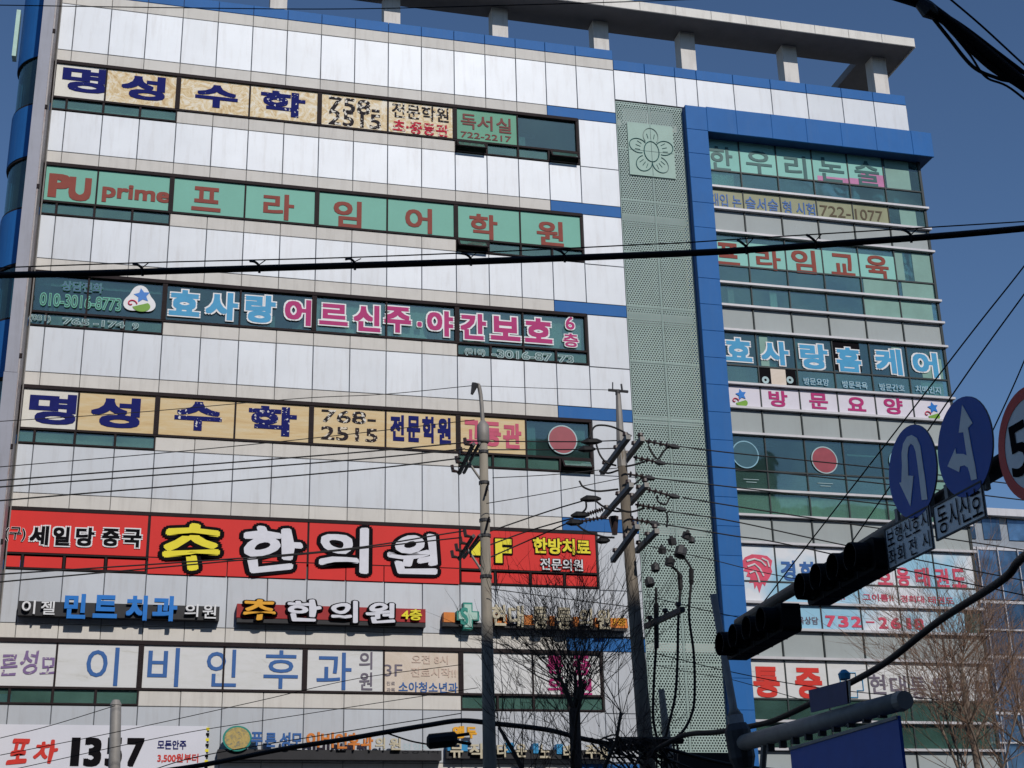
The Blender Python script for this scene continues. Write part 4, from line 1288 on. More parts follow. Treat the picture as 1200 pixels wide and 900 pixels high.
for vv in (575, 615):
    p = PY(565, vv, -19.5)
    MB().tube([along(a, g0, p.z) + Vector((.05, -.16, .12)), along(a, g0, p.z) + Vector((-.02, -.17, -.15))], .02, 5).build('cable_strap', M['black'], PA)
# --- pole B
Yb = -20.3
a, b, g0 = vert_pole(728, 530, 759, 900, Yb)
PB = thing('utility_pole', g0, 'brown stained utility pole crowded with crossarms and insulators before the perforated screen', 'utility pole')
xtube([g0, b, a], [.19, .15, .088], 14).build('shaft', M['wood'], PB, smooth=True)
pt = PY(724.5, 462, Yb)
xtube([along(a, g0, a.z - .3), along(a, g0, a.z + .1), pt], [.10, .085, .05], 8).build('top_pipe', M['metal'], PB)
MB().tube([PY(713, 457, Yb), PY(736, 459, Yb)], .03, 5).build('top_bar', M['darkmetal'], PB)
MB().tube([PY(718, 456, Yb), PY(718, 448, Yb)], .012, 4).tube([PY(729, 457, Yb), PY(728, 450, Yb)], .02, 4).tube([PY(724, 457, Yb), PY(724, 463, Yb)], .05, 6).build('aerial', M['darkmetal'], PB)
arms = []
for (p0, p1, dx) in (((705.5, 554), (736.5, 512), -.22), ((732, 541), (753, 514), .22), ((707, 606), (740, 568), -.22), ((738, 590), (758, 568), .22), ((718, 657), (747, 617), -.24), ((746, 646), (770, 622), .24), ((757, 734), (800, 714), .3)):
    m_ = along(a, g0, PY(730, (p0[1] + p1[1]) / 2, Yb).z)
    q0 = PXp(*p0, m_.x + dx); q1 = PXp(*p1, m_.x + dx)
    MB().obox((q0 + q1) / 2, q1 - q0, (1, 0, 0), (q1 - q0).cross(Vector((1, 0, 0))), (q1 - q0).length / 2, .046, .046).build('crossarm', M['conc'] if dx < .3 else M['darkmetal'], PB)
    arms.append((q0, q1))
    for tt in (.12, .55, .9):
        p = q0.lerp(q1, tt)
        MB().tube([p, p + Vector((0, 0, .09)), p + Vector((0, 0, .1)), p + Vector((0, 0, .16))], [.025, .03, .06, .05], 8).build('pin_insulator', M['porc'], PB)
def disc_string(pa, pb_, n=4, r=.068):
    pa, pb_ = Vector(pa), Vector(pb_)
    pts, rad = [], []
    for i in range(n):
        for f_, rr in ((.0, .02), (.35, .022), (.45, r), (.6, r * .8), (.62, .02)):
            pts.append(pa.lerp(pb_, (i + f_) / n)); rad.append(rr)
    pts.append(pb_); rad.append(.02)
    return MB().tube(pts, rad, 8).build('insulator', M['porc'], PB)
F4 = lambda x, y: (640 + x / 4.5, 440 + y / 4.5)
for (p0, p1, n_) in (((525, 345), (650, 370), 4), ((460, 430), (575, 455), 4), ((430, 520), (520, 535), 3), ((530, 600), (650, 632), 4), ((470, 680), (580, 700), 4), ((440, 755), (545, 775), 4)):
    disc_string(PY(*F4(*p0), Yb - .3), PY(*F4(*p1), Yb - .3), n_)
    q = F4(*p1); q2 = F4(p1[0] + 52, p1[1] + 10)
    MB().tube([PY(*q, Yb - .3), PY(q[0] + 4, q[1] + 1, Yb - .3), PY(*q2, Yb - .3)], [.03, .06, .03], 8).build('clamp', M['darkmetal'], PB)
for (p0, p1) in (((300, 705), (205, 735)), ((320, 745), (160, 775))):
    disc_string(PY(*F4(*p0), Yb - .2), PY(*F4(*p1), Yb - .2), 8, .05)
for (c_, dx) in (((240, 348), 12), ((215, 388), 10), ((235, 650), 12), ((180, 735), 11), ((150, 775), 10), ((300, 870), 8)):
    q = F4(*c_)
    MB().tube([PY(q[0] - dx, q[1] + 1, Yb - .2), PY(q[0] - dx * .4, q[1], Yb - .2), PY(q[0] + dx * .5, q[1], Yb - .2), PY(q[0] + dx, q[1], Yb - .2)], [.02, .07, .06, .02], 8).build('clamp', M['cable'], PB)
F8 = lambda x, y: (690 + x / 4.36, 590 + y / 4.36)
for (c_, r_) in (((375, 235), .11), ((425, 190), .12), ((470, 245), .17), ((500, 160), .12), ((415, 295), .14), ((340, 325), .12), ((310, 400), .13), ((525, 185), .09)):
    q = F8(*c_)
    p = PY(*q, Yb - .1); r_ *= .78
    ax = Vector((random.uniform(-.4, .4), random.uniform(-.4, .4), 1)).normalized()
    MB().tube([p - ax * r_, p - ax * r_ * .8, p + ax * r_ * .5, p + ax * r_ * .6, p + ax * r_], [r_ * .5, r_ * .9, r_ * .9, r_ * .4, r_ * .35], 8).build('cutout_fuse', M['darkmetal'], PB)
jl = [((230, 330), (250, 275), (290, 262), (360, 275), (450, 320)), ((265, 365), (285, 420), (320, 460), (370, 475)), ((540, 370), (560, 410), (590, 440), (620, 400), (650, 375)), ((175, 555), (200, 590), (270, 610), (380, 600)), ((255, 655), (300, 690), (360, 715), (410, 715)), ((210, 665), (210, 700), (190, 725)), ((160, 785), (210, 820), (300, 850), (360, 855)), ((585, 630), (590, 665), (630, 680), (650, 645)), ((635, 720), (640, 760), (635, 800)), ((280, 505), (330, 515), (380, 500)), ((420, 480), (470, 470), (520, 455)), ((420, 590), (470, 570), (500, 545)), ((370, 700), (440, 720), (520, 700))]
for pts in jl:
    MB().tube(cat([PY(*F4(*p), Yb - .25) for p in pts], 5), .02, 5).build('jumper_wire', M['cable'], PB)
MB().tube([PY(*F4(355, 745), Yb), PY(*F4(362, 840), Yb)], [.1, .05], 6).build('surge_arrester', M['porc'], PB)
# cable risers hanging beside pole B
F5 = lambda x, y: (640 + x / 2.986, 620 + y / 2.986)
rl = [((385, 205), (385, 260), (386, 380), (378, 520), (374, 650), (385, 720), (400, 780)), ((440, 130), (468, 160), (470, 200), (462, 330), (460, 450), (452, 580), (430, 680), (405, 775)), ((480, 95), (508, 140), (508, 180), (500, 300), (516, 430), (520, 560), (512, 640), (480, 705), (430, 750))]
for i, pts in enumerate(rl):
    o = MB().tube(cat([PY(*F5(*p), Yb + .1) for p in pts], 6), .026, 6).build('riser_cable', M['cable'], PB, smooth=True)
    p0, p1 = PY(*F5(*pts[1]), Yb + .1), PY(*F5(*pts[2]), Yb + .1)
    MB().tube([p0, p1 + (p1 - p0) * .3], [.05, .045], 8).build('cable_head', M['cable'], PB)
# tangle at the bottom of pole B
tg = MB()
for i in range(26):
    u0 = random.uniform(690, 760); v0 = 868 + random.uniform(-4, 6)
    tg.tube(cat([PY(u0, v0, Yb - .3), PY(u0 + random.uniform(8, 24), v0 + random.uniform(0, 22), Yb - .4), PY(u0 + random.uniform(30, 60), 905 + random.uniform(-20, 15), Yb - .3)], 4), .018, 4)
for i in range(9):
    u0 = 766 + i * 3.2
    tg.tube(cat([PY(u0, 868 + random.uniform(-4, 4), Yb), PY(u0 + random.uniform(-4, 4), 885, Yb), PY(u0 + random.uniform(-4, 4), 915, Yb)], 4), .022, 4)
tg.tube([PY(722, 868, Yb - .2), PY(800, 868, Yb - .2)], .07, 5).tube([PY(722, 879, Yb - .2), PY(762, 872, Yb - .2)], .05, 5)
tg.build('cable_tangle', M['cable'], PB)
# --- small poles
a, b, g0 = vert_pole(136, 822, 134, 900, -13)
PC = thing('bollard_pole', g0, 'short grey steel pole with rounded cap standing in front of the 1357 banner', 'pole')
xtube([g0, b, a - Vector((0, 0, .05)), a], [.13, .125, .115, .075], 14).build('shaft', M['metal'], PC, smooth=True)
xtube([a + Vector((0, 0, -.08)), a + Vector((0, 0, .03))], [.128, .075], 14).build('cap', M['metal'], PC)
a, b, g0 = vert_pole(775, 808, 785, 900, -19.0)
PDp = thing('utility_pole', g0, 'short tapered grey pole just right of the brown utility pole', 'utility pole')
xtube([g0, b, a], [.13, .10, .06], 10).build('shaft', M['cpole'], PDp, smooth=True)
MB().box(a.x + .15, a.x + 1.3, -19.3, -18.9, PY(800, 906, -19).z, PY(800, 884, -19).z).build('control_box', M['cable'], PDp)
# --- signal mast arm overhead on the right (parallel to Y)
XA = 6.83
a0_, a1_ = Vector((XA, -38.6, 7.74)), Vector((XA, -29.9, 7.49))
MA = thing('signal_mast', (XA, -38.6, 0), 'long dark mast arm reaching over the road from the right, carrying signs and signals', 'traffic mast')
xtube([a0_, a0_.lerp(a1_, .5), a1_], [.105, .085, .055], 12).build('arm', M['armp'], MA, smooth=True)
xtube([(XA, -38.6, 0), (XA, -38.6, 8.2)], [.17, .12], 14).build('mast', M['armp'], MA, smooth=True)
def sig(yc, zc, n_, label, hl):
    T = thing('traffic_light', (XA - .12, yc, zc - .2), label, 'traffic light', 'traffic lights on the mast arm')
    x0 = XA - .20
    bm_ = MB()
    poly = []
    L_ = hl
    for sgn in (-1, 1):
        for k in range(7):
            a = math.pi / 2 * sgn * -1 + sgn * 0
    r_ = .155
    pts = []
    q_ = .05
    for (sa, sb) in ((1, -1), (1, 1), (-1, 1), (-1, -1)):
        c0_ = math.atan2(sb, sa) - math.pi / 4
        for k in range(4):
            a = c0_ + math.pi / 2 * k / 3
            pts.append((sa * (L_ - q_) + q_ * math.cos(a), sb * (r_ - q_) + q_ * math.sin(a)))
    slope_ = (a1_.z - a0_.z) / (a1_.y - a0_.y)
    fnb = lambda p, q, t_: (t_, yc + p, zc + q + p * slope_)
    bm_.prism(pts, fnb, x0 - .1, x0 + .12)
    bm_.build('housing', M['sigblack'], T)
    for i in range(n_):
        c_ = -L_ + (2 * L_) * (i + .5) / n_
        v_ = MB(); R_ = .142
        vs, fs = [], []
        m__ = 16
        for k in range(m__ + 1):
            a = math.radians(-60 + 300 * k / m__)
            for (xx, rr) in ((x0 - .1, R_), (x0 - .27, R_ * .96), (x0 - .1, R_ - .012), (x0 - .27, R_ * .96 - .012)):
                p_ = fnb(c_ + rr * math.cos(a), rr * math.sin(a), xx)
                vs.append(p_)
        for k in range(m__):
            q, p = 4 * k, 4 * k + 4
            fs += [(q, p, p + 1, q + 1), (q + 2, q + 3, p + 3, p + 2), (q + 1, p + 1, p + 3, q + 3)]
        v_.add(vs, fs).build('visor', M['sigblack'], T)
        MB().prism([(c_ + (R_ - .02) * math.cos(2 * math.pi * k / 20), (R_ - .02) * math.sin(2 * math.pi * k / 20)) for k in range(20)], fnb, x0 - .125, x0 - .1).build('lens', M['lens'], T)
    for i in range(1, n_):
        c_ = -L_ + 2 * L_ * i / n_
        MB().prism([(c_ - .006, -r_ - .006), (c_ + .006, -r_ - .006), (c_ + .006, r_ + .006), (c_ - .006, r_ + .006)], fnb, x0 - .106, x0 + .125).build('section_joint', M['darkmetal'], T)
    MB().tube([fnb(L_ - .1, .1, x0 + .1), fnb(L_ + .05, .22, XA - .03), fnb(L_ + .3, .2, XA - .02)], .018, 6).build('lead_cable', M['cable'], T)
    MB().box(x0 + .05, XA + .02, yc - .3, yc - .22, zc + .02, zc + .24).box(x0 + .12, XA + .02, yc + .22, yc + .3, zc + .02, zc + .24).build('bracket', M['sigblack'], T)
    return T
sig(-31.0, 7.15, 4, 'black traffic light at the far tip of the mast arm, beside the blue column', .80)
sig(-33.2, 7.315, 4, 'black traffic light nearer the road signs, over the taekwondo banner', .76)
# --- round signs and plates on the arm
def sfn(X):
    return lambda p, q, t_: (X - t_, p, q)      # faces -X
def circ(cy, cz, ry, rz, n=40):
    return [(cy + ry * math.cos(2 * math.pi * k / n), cz + rz * math.sin(2 * math.pi * k / n)) for k in range(n)]
XS = XA - .16
def road_sign(cy, cz, r_, face, label):
    T = thing('road_sign', (XS, cy, cz - r_), label, 'road sign')
    MB().prism(circ(cy, cz, r_, r_), sfn(XS), 0, .012).build('plate', M['metal'], T)
    MB().prism(circ(cy, cz, r_ * .995, r_ * .995), sfn(XS), .0125, .016).build('face', face, T)
    mbk = MB()
    for dy in (-.18, .18):
        mbk.box(XS + .004, XS + .05, cy + dy - .03, cy + dy + .03, cz - r_ * 1.0, cz + r_ * .6)
    mbk.build('bracket', M['metal'], T)
    return T
def poly_on(T, pts, m, name, t0=.018, t1=.021):
    P_ = [PXp(u, v, XS) for u, v in pts]
    MB().prism([(p.y, p.z) for p in P_], sfn(XS), t0, t1).build(name, m, T)
K7 = lambda x, y: (1030 + x / 3.75, 440 + y / 3.75)
c_ = PXp(*K7(152, 422), XS)
T = road_sign(c_.y, c_.z, .435, M['signblue'], 'round blue u-turn sign with a white hooked arrow')
hook_o = [(107, 470), (110, 400), (108, 340), (115, 300), (132, 270), (152, 262), (175, 275), (190, 310), (200, 380), (212, 460), (222, 545), (197, 548), (188, 470), (178, 390), (170, 335), (160, 308), (148, 300), (138, 315), (134, 350), (136, 400), (137, 440), (160, 442), (147, 575), (98, 472)]
poly_on(T, [K7(*p) for p in hook_o], M['signwhite'], 'arrow')
c_ = PXp(*K7(382, 314), XS)
T = road_sign(c_.y, c_.z, .44, M['signblue'], 'round blue straight-or-left arrow sign beside the u-turn sign')
ar = [(415, 462), (408, 430), (400, 405), (385, 395), (365, 400), (362, 425), (310, 400), (345, 320), (348, 345), (380, 345), (395, 352), (380, 250), (360, 252), (375, 130), (420, 210), (400, 230), (418, 330), (432, 400), (440, 455)]
poly_on(T, [K7(*p) for p in ar], M['signwhite'], 'arrow')
c_ = PXp(1211, 519, XS)
T = road_sign(c_.y, c_.z, .47, M['signwhite'], 'round white speed limit 50 sign with broad red rim at the right edge')
vs, fs = [], []
for k in range(48):
    a = 2 * math.pi * k / 48
    for rr in (.468, .375):
        for tt in (.017, .021):
            vs.append((XS - tt, c_.y + rr * math.cos(a), c_.z + rr * math.sin(a)))
for k in range(48):
    q = 4 * k; p = 4 * ((k + 1) % 48)
    fs += [(q, p, p + 2, q + 2), (q + 1, q + 3, p + 3, p + 1), (q, q + 1, p + 1, p), (q + 2, p + 2, p + 3, q + 3)]
MB().add(vs, fs).build('red_rim', M['signred'], T)
def xglyph(T, ch, y_left, y_right, zb_, zt_, m, bold=.03, X=None, sl=0.0):
    X = XS if X is None else X
    put_glyph('letter', T, ch, lambda p, q, d: (X - .022, y_left + (y_right - y_left) * p, zb_ + (zt_ - zb_) * q + sl * p), bold, m, dv=(-.0003, 0, 0))
xglyph(T, '5', c_.y + .31, c_.y + .03, c_.z - .22, c_.z + .22, M['black'], .012)
xglyph(T, '0', c_.y - .03, c_.y - .31, c_.z - .22, c_.z + .22, M['black'], .012)
def plate(y_l, y_r, zb_, zt_, label):
    T = thing('road_sign', (XS, (y_l + y_r) / 2, zb_), label, 'road sign')
    e = .014
    MB().box(XS - .012, XS, y_r, y_l, zb_, zt_).build('plate', M['signwhite'], T)
    f = MB()
    f.box(XS - .022, XS - .012, y_r, y_l, zb_, zb_ + e).box(XS - .022, XS - .012, y_r, y_l, zt_ - e, zt_).box(XS - .022, XS - .012, y_r, y_r + e, zb_ + e, zt_ - e).box(XS - .022, XS - .012, y_l - e, y_l, zb_ + e, zt_ - e)
    f.build('border', M['darkmetal'], T)
    MB().box(XS + .001, XS + .03, y_l - .25, y_l - .2, zt_ - .1, zt_ + .14).box(XS + .001, XS + .03, y_r + .2, y_r + .25, zt_ - .1, zt_ + .14).build('hanger', M['metal'], T)
    return T
T = plate(-33.96, -34.80, 7.16, 7.56, 'white two-line plate hanging under the u-turn sign')
for i, ch in enumerate('보행신호시'):
    xglyph(T, ch, -34.00 - i * .16, -34.135 - i * .16, 7.375, 7.53, M['black'], .0)
for i, ch in enumerate('좌회전시'):
    y_ = (-34.00, -34.16, -34.38, -34.62)[i]
    xglyph(T, ch, y_, y_ - .135, 7.19, 7.345, M['black'], .0)
T = plate(-34.86, -35.68, 7.21, 7.53, 'white one-line plate hanging under the straight-or-left arrow sign')
for i, ch in enumerate('동시신호'):
    xglyph(T, ch, -34.93 - i * .185, -35.09 - i * .185, 7.25, 7.49, M['black'], .0)
# --- lower gantry with blue guide sign
a, b, g0 = vert_pole(861, 838, 872, 900, -25.3)
GP = thing('sign_gantry', g0, 'grey steel gantry pole with a thick tube arm at lower right', 'sign gantry')
tz = PY(868, 872, -25.3).z
xm = along(a, g0, tz).x
xtube([g0, along(a, g0, PY(862, 838, -25.3).z)], [.15, .125], 14).build('pole', M['metal'], GP, smooth=True)
xtube([along(a, g0, a.z - .02), along(a, g0, PY(862, 830, -25.3).z), along(a, g0, PY(858, 765, -25.3).z + .9)], [.125, .06, .055], 10).build('upper_pipe', M['metal'], GP, smooth=True)
te = PXp(1055, 822, xm)
XT = xm
xtube([(XT, -25.4, tz), (XT, te.y, te.z)], [.12, .115], 16).build('tube_arm', M['metal'], GP, smooth=True)
xtube([(XT, te.y + .0, te.z), (XT, te.y - .12, te.z)], [.125, .11], 16).build('end_cap', M['metal'], GP)
xtube([along(a, g0, tz - .35), along(a, g0, tz - .2), along(a, g0, tz + .2), along(a, g0, tz + .3)], [.15, .2, .2, .15], 14).build('flange', M['darkmetal'], GP)
for i in range(9):
    y_ = -26.4 - i * .42
    MB().box(XT - .05, XT + .05, y_ - .03, y_ + .03, tz - .24, tz - .08).build('clamp', M['darkmetal'], GP)
MB().tube([(XT, -26.2, tz - .1), along(a, g0, tz - 1.4)], .05, 6).build('brace', M['metal'], GP)
BS = thing('direction_sign', (XT, -29.0, 4.9), 'dark blue direction board hanging below the tube arm', 'road sign')
q0 = PXp(927, 873, XT - .1); q1 = PXp(1054, 842, XT - .1)
MB().box(XT - .12, XT - .08, q1.y, q0.y, 4.9, (q0.z + q1.z) / 2).build('plate', M['signblue'], BS)
MB().box(XT - .14, XT - .121, q1.y, q0.y, (q0.z + q1.z) / 2 - .04, (q0.z + q1.z) / 2).build('top_edge', M['metal'], BS)
SB = thing('road_sign', (XT, -28.2, 6.75), 'small blue plate tilted on top of the tube arm', 'road sign')
cs = [PXp(u, v, XT - .12) for u, v in ((949, 809), (995, 797), (997, 824), (952, 835))]
MB().prism([(p.y, p.z) for p in cs], sfn(XT - .12), 0, .02).build('plate', mat('dull_navy_plate', (.03, .04, .14), .5), SB)
cs2 = [PXp(u, v, XT - .12) for u, v in ((993, 797), (998, 799), (998, 823), (995, 824))]
MB().prism([(p.y, p.z) for p in cs2], sfn(XT - .13), 0, .01).build('side_edge', M['metal'], SB)
q = PXp(990, 796, XT - .1)
MB().tube([q, q + Vector((0, 0, .07)), q + Vector((0, 0, .12))], [.07, .08, .03], 8).build('cyan_knob', M['cyan'], SB)

# ================================================================== wires
def wire(pts, r, label, group=None, name='overhead_cable', n=6):
    """pts: (u,v,Y) read on the photograph at the depth plane Y"""
    P_ = [PY(u, v, Y) for u, v, Y in pts]
    r *= .75
    o = MB().tube(cat(P_, 8), r, n).build(name, M['cable'], None, smooth=True)
    return tag(o, label, 'cable', group)
def wd(pts, r, label, group=None, name='overhead_cable', n=6):
    P_ = [PD(u, v, d) for u, v, d in pts]
    o = MB().tube(cat(P_, 8), r, n).build(name, M['cable'], None, smooth=True)
    return tag(o, label, 'cable', group)
main = [(-60, 324, 13), (0, 322.5, 13), (120, 320, 13), (200, 317.5, 13), (350, 313, 13), (540, 307, 13), (750, 299, 13), (850, 294.5, 13), (960, 287, 13), (1120, 275, 13), (1260, 262, 13)]
wd(main, .031, 'thick black bundled cable sagging across the whole facade')
mess = [(-60, 317, 13), (20, 313, 13), (180, 307.5, 13), (400, 302, 13), (600, 294, 13), (750, 286.7, 13), (800, 284.5, 13), (900, 278, 13), (1120, 264.5, 13), (1260, 256, 13)]
wd(mess, .006, 'thin messenger wire just above the thick cable bundle')
CABLE = bpy.data.objects['overhead_cable']
for (u, v, vt) in ((165, 318.5, 308), (302, 315, 305), (414, 311.5, 303), (550, 306.5, 296), (660, 302.5, 291), (873, 293, 280), (954, 287, 274), (1066, 279.5, 268)):
    lash = MB()
    lash.tube(cat([PD(u + 2, v + 5, 12.97), PD(u + 2, v - 3, 12.96), PD(u - 3, v - 8, 12.97), PD(u - 9, vt + 1, 13)], 4), .012, 5)
    lash.tube([PD(u + 2, v - 5, 12.98), PD(u + 9, vt, 13)], .006, 4)
    lash.build('clip', M['cable'], CABLE)
wd([(-60, 5.5, 16), (0, 6, 16), (200, 9, 16), (400, 10.5, 16), (600, 6, 16), (750, 1.5, 16), (900, -4, 16)], .006, 'thin black wire crossing the top of the roof parapet')
# bundle at the top right corner
bd = [((1030, -12), (1080, 4), (1096, 14), (1140, 48), (1200, 98), (1260, 150), .05), ((1075, -6), (1092, 8), (1130, 32), (1180, 70), (1260, 130), .018), ((1086, 12), (1110, 42), (1140, 78), (1170, 92), (1200, 102), (1260, 150), .016),
      ((1090, 6), (1120, 40), (1160, 78), (1200, 104), (1260, 152), .028), ((1110, -4), (1150, 30), (1200, 76), (1260, 130), .009), ((1100, 20), (1135, 62), (1155, 90), (1185, 104), (1240, 150), .010)]
BN = thing('cable_bundle', PD(1100, 20, 8.5), 'heavy twisted bundle of black cables in the top right corner', 'cable')
for t_ in bd:
    MB().tube(cat([PD(u, v, 8.5) for u, v in t_[:-1]], 8), t_[-1] * .7, 8).build('strand', M['cable'], BN, smooth=True)
MB().tube([PD(1076, 2, 8.5), PD(1088, 12, 8.45), PD(1096, 18, 8.5)], [.03, .05, .03], 8).build('joint', M['cable'], BN)
# diagonal thick cable at lower right
dg = [(1290, 585), (1200, 652), (1174, 680), (1100, 728), (1040, 775), (995, 801), (943, 828), (905, 845), (870, 853), (840, 858), (804, 861), (780, 872), (760, 884)]
P_ = [PD(u, v, 13 + (1290 - u) / 520 * 13) for u, v in dg]
o = MB().tube(cat(P_, 8), .045, 8).build('overhead_cable', M['cable'], None, smooth=True)
tag(o, 'thick black cable rising from the brown pole to the right edge', 'cable')
wd([(780, 877, 26), (850, 895, 26), (930, 905, 26)], .035, 'black cable sagging right from the foot of the brown pole')
lb = [(180, 905), (240, 896), (330, 878), (400, 867), (452, 858), (500, 850), (540, 844.5), (580, 848), (640, 855), (680, 865), (720, 873), (745, 878)]
wd([(u, v, 27) for u, v in lb], .046, 'thick black cable passing left over the bottom signs through the bare tree')
wd([(450, 858, 27), (480, 868, 27), (500, 872, 27)], .015, 'short black lead ending at a splice box by the bottom signs')
sb = thing('splice_box', PD(518, 866, 26.8), 'black cylindrical splice box on cable left of the concrete pole', 'splice box')
MB().tube([PD(500, 869, 26.8), PD(503, 869, 26.8), PD(533, 866, 26.8), PD(536, 866, 26.8)], [.08, .14, .14, .08], 10).build('body', M['cable'], sb)
MB().tube([PD(535, 862, 26.8), PD(550, 860, 26.8)], .03, 6).tube([PD(535, 869, 26.8), PD(552, 872, 26.8)], .03, 6).build('cable_tail', M['cable'], sb)
YA = -19.5
for i, (pts) in enumerate((((-40, 566), (0, 563), (400, 531.7), (552, 518)), ((-40, 575), (0, 570.7), (400, 540), (545, 526)), ((-40, 592), (0, 586.7), (400, 552.7), (540, 537)))):
    wire([(u, v, YA - .2) for u, v in pts], .018, ('topmost', 'middle', 'lowest')[i] + ' of three parallel wires running left from the upper bracket of the concrete pole', 'wires left of the concrete pole')
for i, pts in enumerate((((-40, 676), (0, 673), (370, 647), (545, 622)), ((-40, 687), (0, 682), (350, 650), (540, 630)), ((-40, 640), (0, 637), (10, 636.5)))):
    if i < 2:
        wire([(u, v, YA - .2) for u, v in pts], .018, ('upper', 'lower')[i] + ' of two wires crossing the red banner to the concrete pole', 'wires over the red banner')
wire([(-20, 495, YA), (150, 484, YA), (350, 467, YA), (450, 462, YA), (553, 452, YA)], .010, 'faint wire reaching the hooked top of the concrete pole from the left')
wire([(553, 452, YA), (640, 455, YA), (715, 457, Yb)], .008, 'faint wire between the tops of the two tall poles')
wire([(570, 624, YA), (640, 600, YA), (683, 587, Yb)], .018, 'wire from concrete pole up to the upper left clamp of the brown pole')
wire([(570, 640, YA), (620, 622, YA), (672, 607, Yb)], .018, 'wire from concrete pole up to the second clamp of the brown pole')
wire([(570, 655, YA), (620, 633, YA), (665, 613, Yb)], .018, 'wire from concrete pole up to the lowest left clamp of the brown pole')
wire([(545, 517, YA), (640, 517.5, YA), (684, 517.5, Yb), (730, 516, Yb)], .016, 'level wire across the dull red sticker')
wire([(545, 527, YA), (640, 527, YA), (684, 526.5, Yb), (730, 525, Yb)], .016, 'level wire along the lower edge of the fourth window row')
names = ('topmost', 'second', 'third', 'fourth', 'fifth', 'lowest')
for i, pts in enumerate((((795, 523), (860, 531), (1044, 550), (1250, 575)), ((778, 543), (860, 549), (1045, 568), (1250, 592)), ((764, 560), (860, 571), (1045, 592), (1250, 615)), ((800, 583), (860, 593), (1013, 616.6), (1250, 652)), ((782, 599), (860, 611), (1000, 641), (1250, 690)), ((769, 613), (860, 628), (913, 636), (1060, 668), (1250, 708)))):
    wire([(u, v, Yb - .3 if u < 870 else Yb - .6) for u, v in pts], .017, names[i] + ' of six wires leaving the brown pole to the right', 'wires right of the brown pole')
wd([(1260, 230, 15), (1200, 312, 15), (1140, 388, 15), (1050, 505, 16), (953, 630, 17), (890, 712, 18)], .008, 'upper steep diagonal wire crossing the right wing')
wd([(1260, 262, 15), (1200, 345, 15), (1140, 428, 15), (1060, 545, 16), (997, 637, 17)], .008, 'lower steep diagonal wire ending at the mast arm')
wd([(1230, 350, 14), (1193, 440, 14), (1160, 512, 14)], .007, 'steep wire in the sky left of the speed limit sign')
for i, pts in enumerate((((0, 865), (60, 850), (135, 827)), ((0, 885), (150, 855), (300, 822), (420, 795), (540, 779)), ((0, 905), (200, 862), (350, 838), (520, 812), (560, 806)))):
    wire([(u, v, -21.0) for u, v in pts], .008, ('thin wire sloping down left from the short steel pole', 'thin wire climbing across the 3F clinic letters', 'thin wire below the 3F window row climbing to the right')[i])
wire([(135, 830, -30.3), (200, 800, -25), (300, 770, -21)], .005, 'hair-thin wire rising right from the short steel pole') if False else None
wire([(770, 780, Yb), (820, 790, Yb), (860, 797, -22), (960, 826, -24)], .008, 'thin wire from the brown pole past the signal to the tube arm')

for (pts, lab) in (
    (((170, 905), (240, 885), (400, 858), (540, 836)), 'thin wire just above the bottom clinic sign'),
    (((570, 590), (640, 578), (730, 560)), 'thin wire sloping up between the poles over the red banner corner'),
    (((577, 560), (650, 556), (728, 548)), 'thin wire between the poles just under the fourth window row'),
    (((-10, 548), (200, 530), (380, 512), (556, 492)), 'thin wire crossing the yellowed sign to the concrete pole collar'),
    (((760, 640), (830, 655), (900, 672), (1000, 690)), 'thin wire passing behind the traffic lights from the brown pole'),
    (((765, 700), (830, 716), (900, 730)), 'thin wire from the low crossarm of the brown pole to the blue column'),
    (((765, 765), (860, 788), (960, 806), (1100, 820)), 'thin wire low across the screen to the clinic window sign'),
    (((575, 690), (650, 700), (745, 712)), 'thin wire between the poles under the red banner')):
    wire([(u, v, YA - .3 if u < 760 else Yb - .4) for u, v in pts], .011, lab)
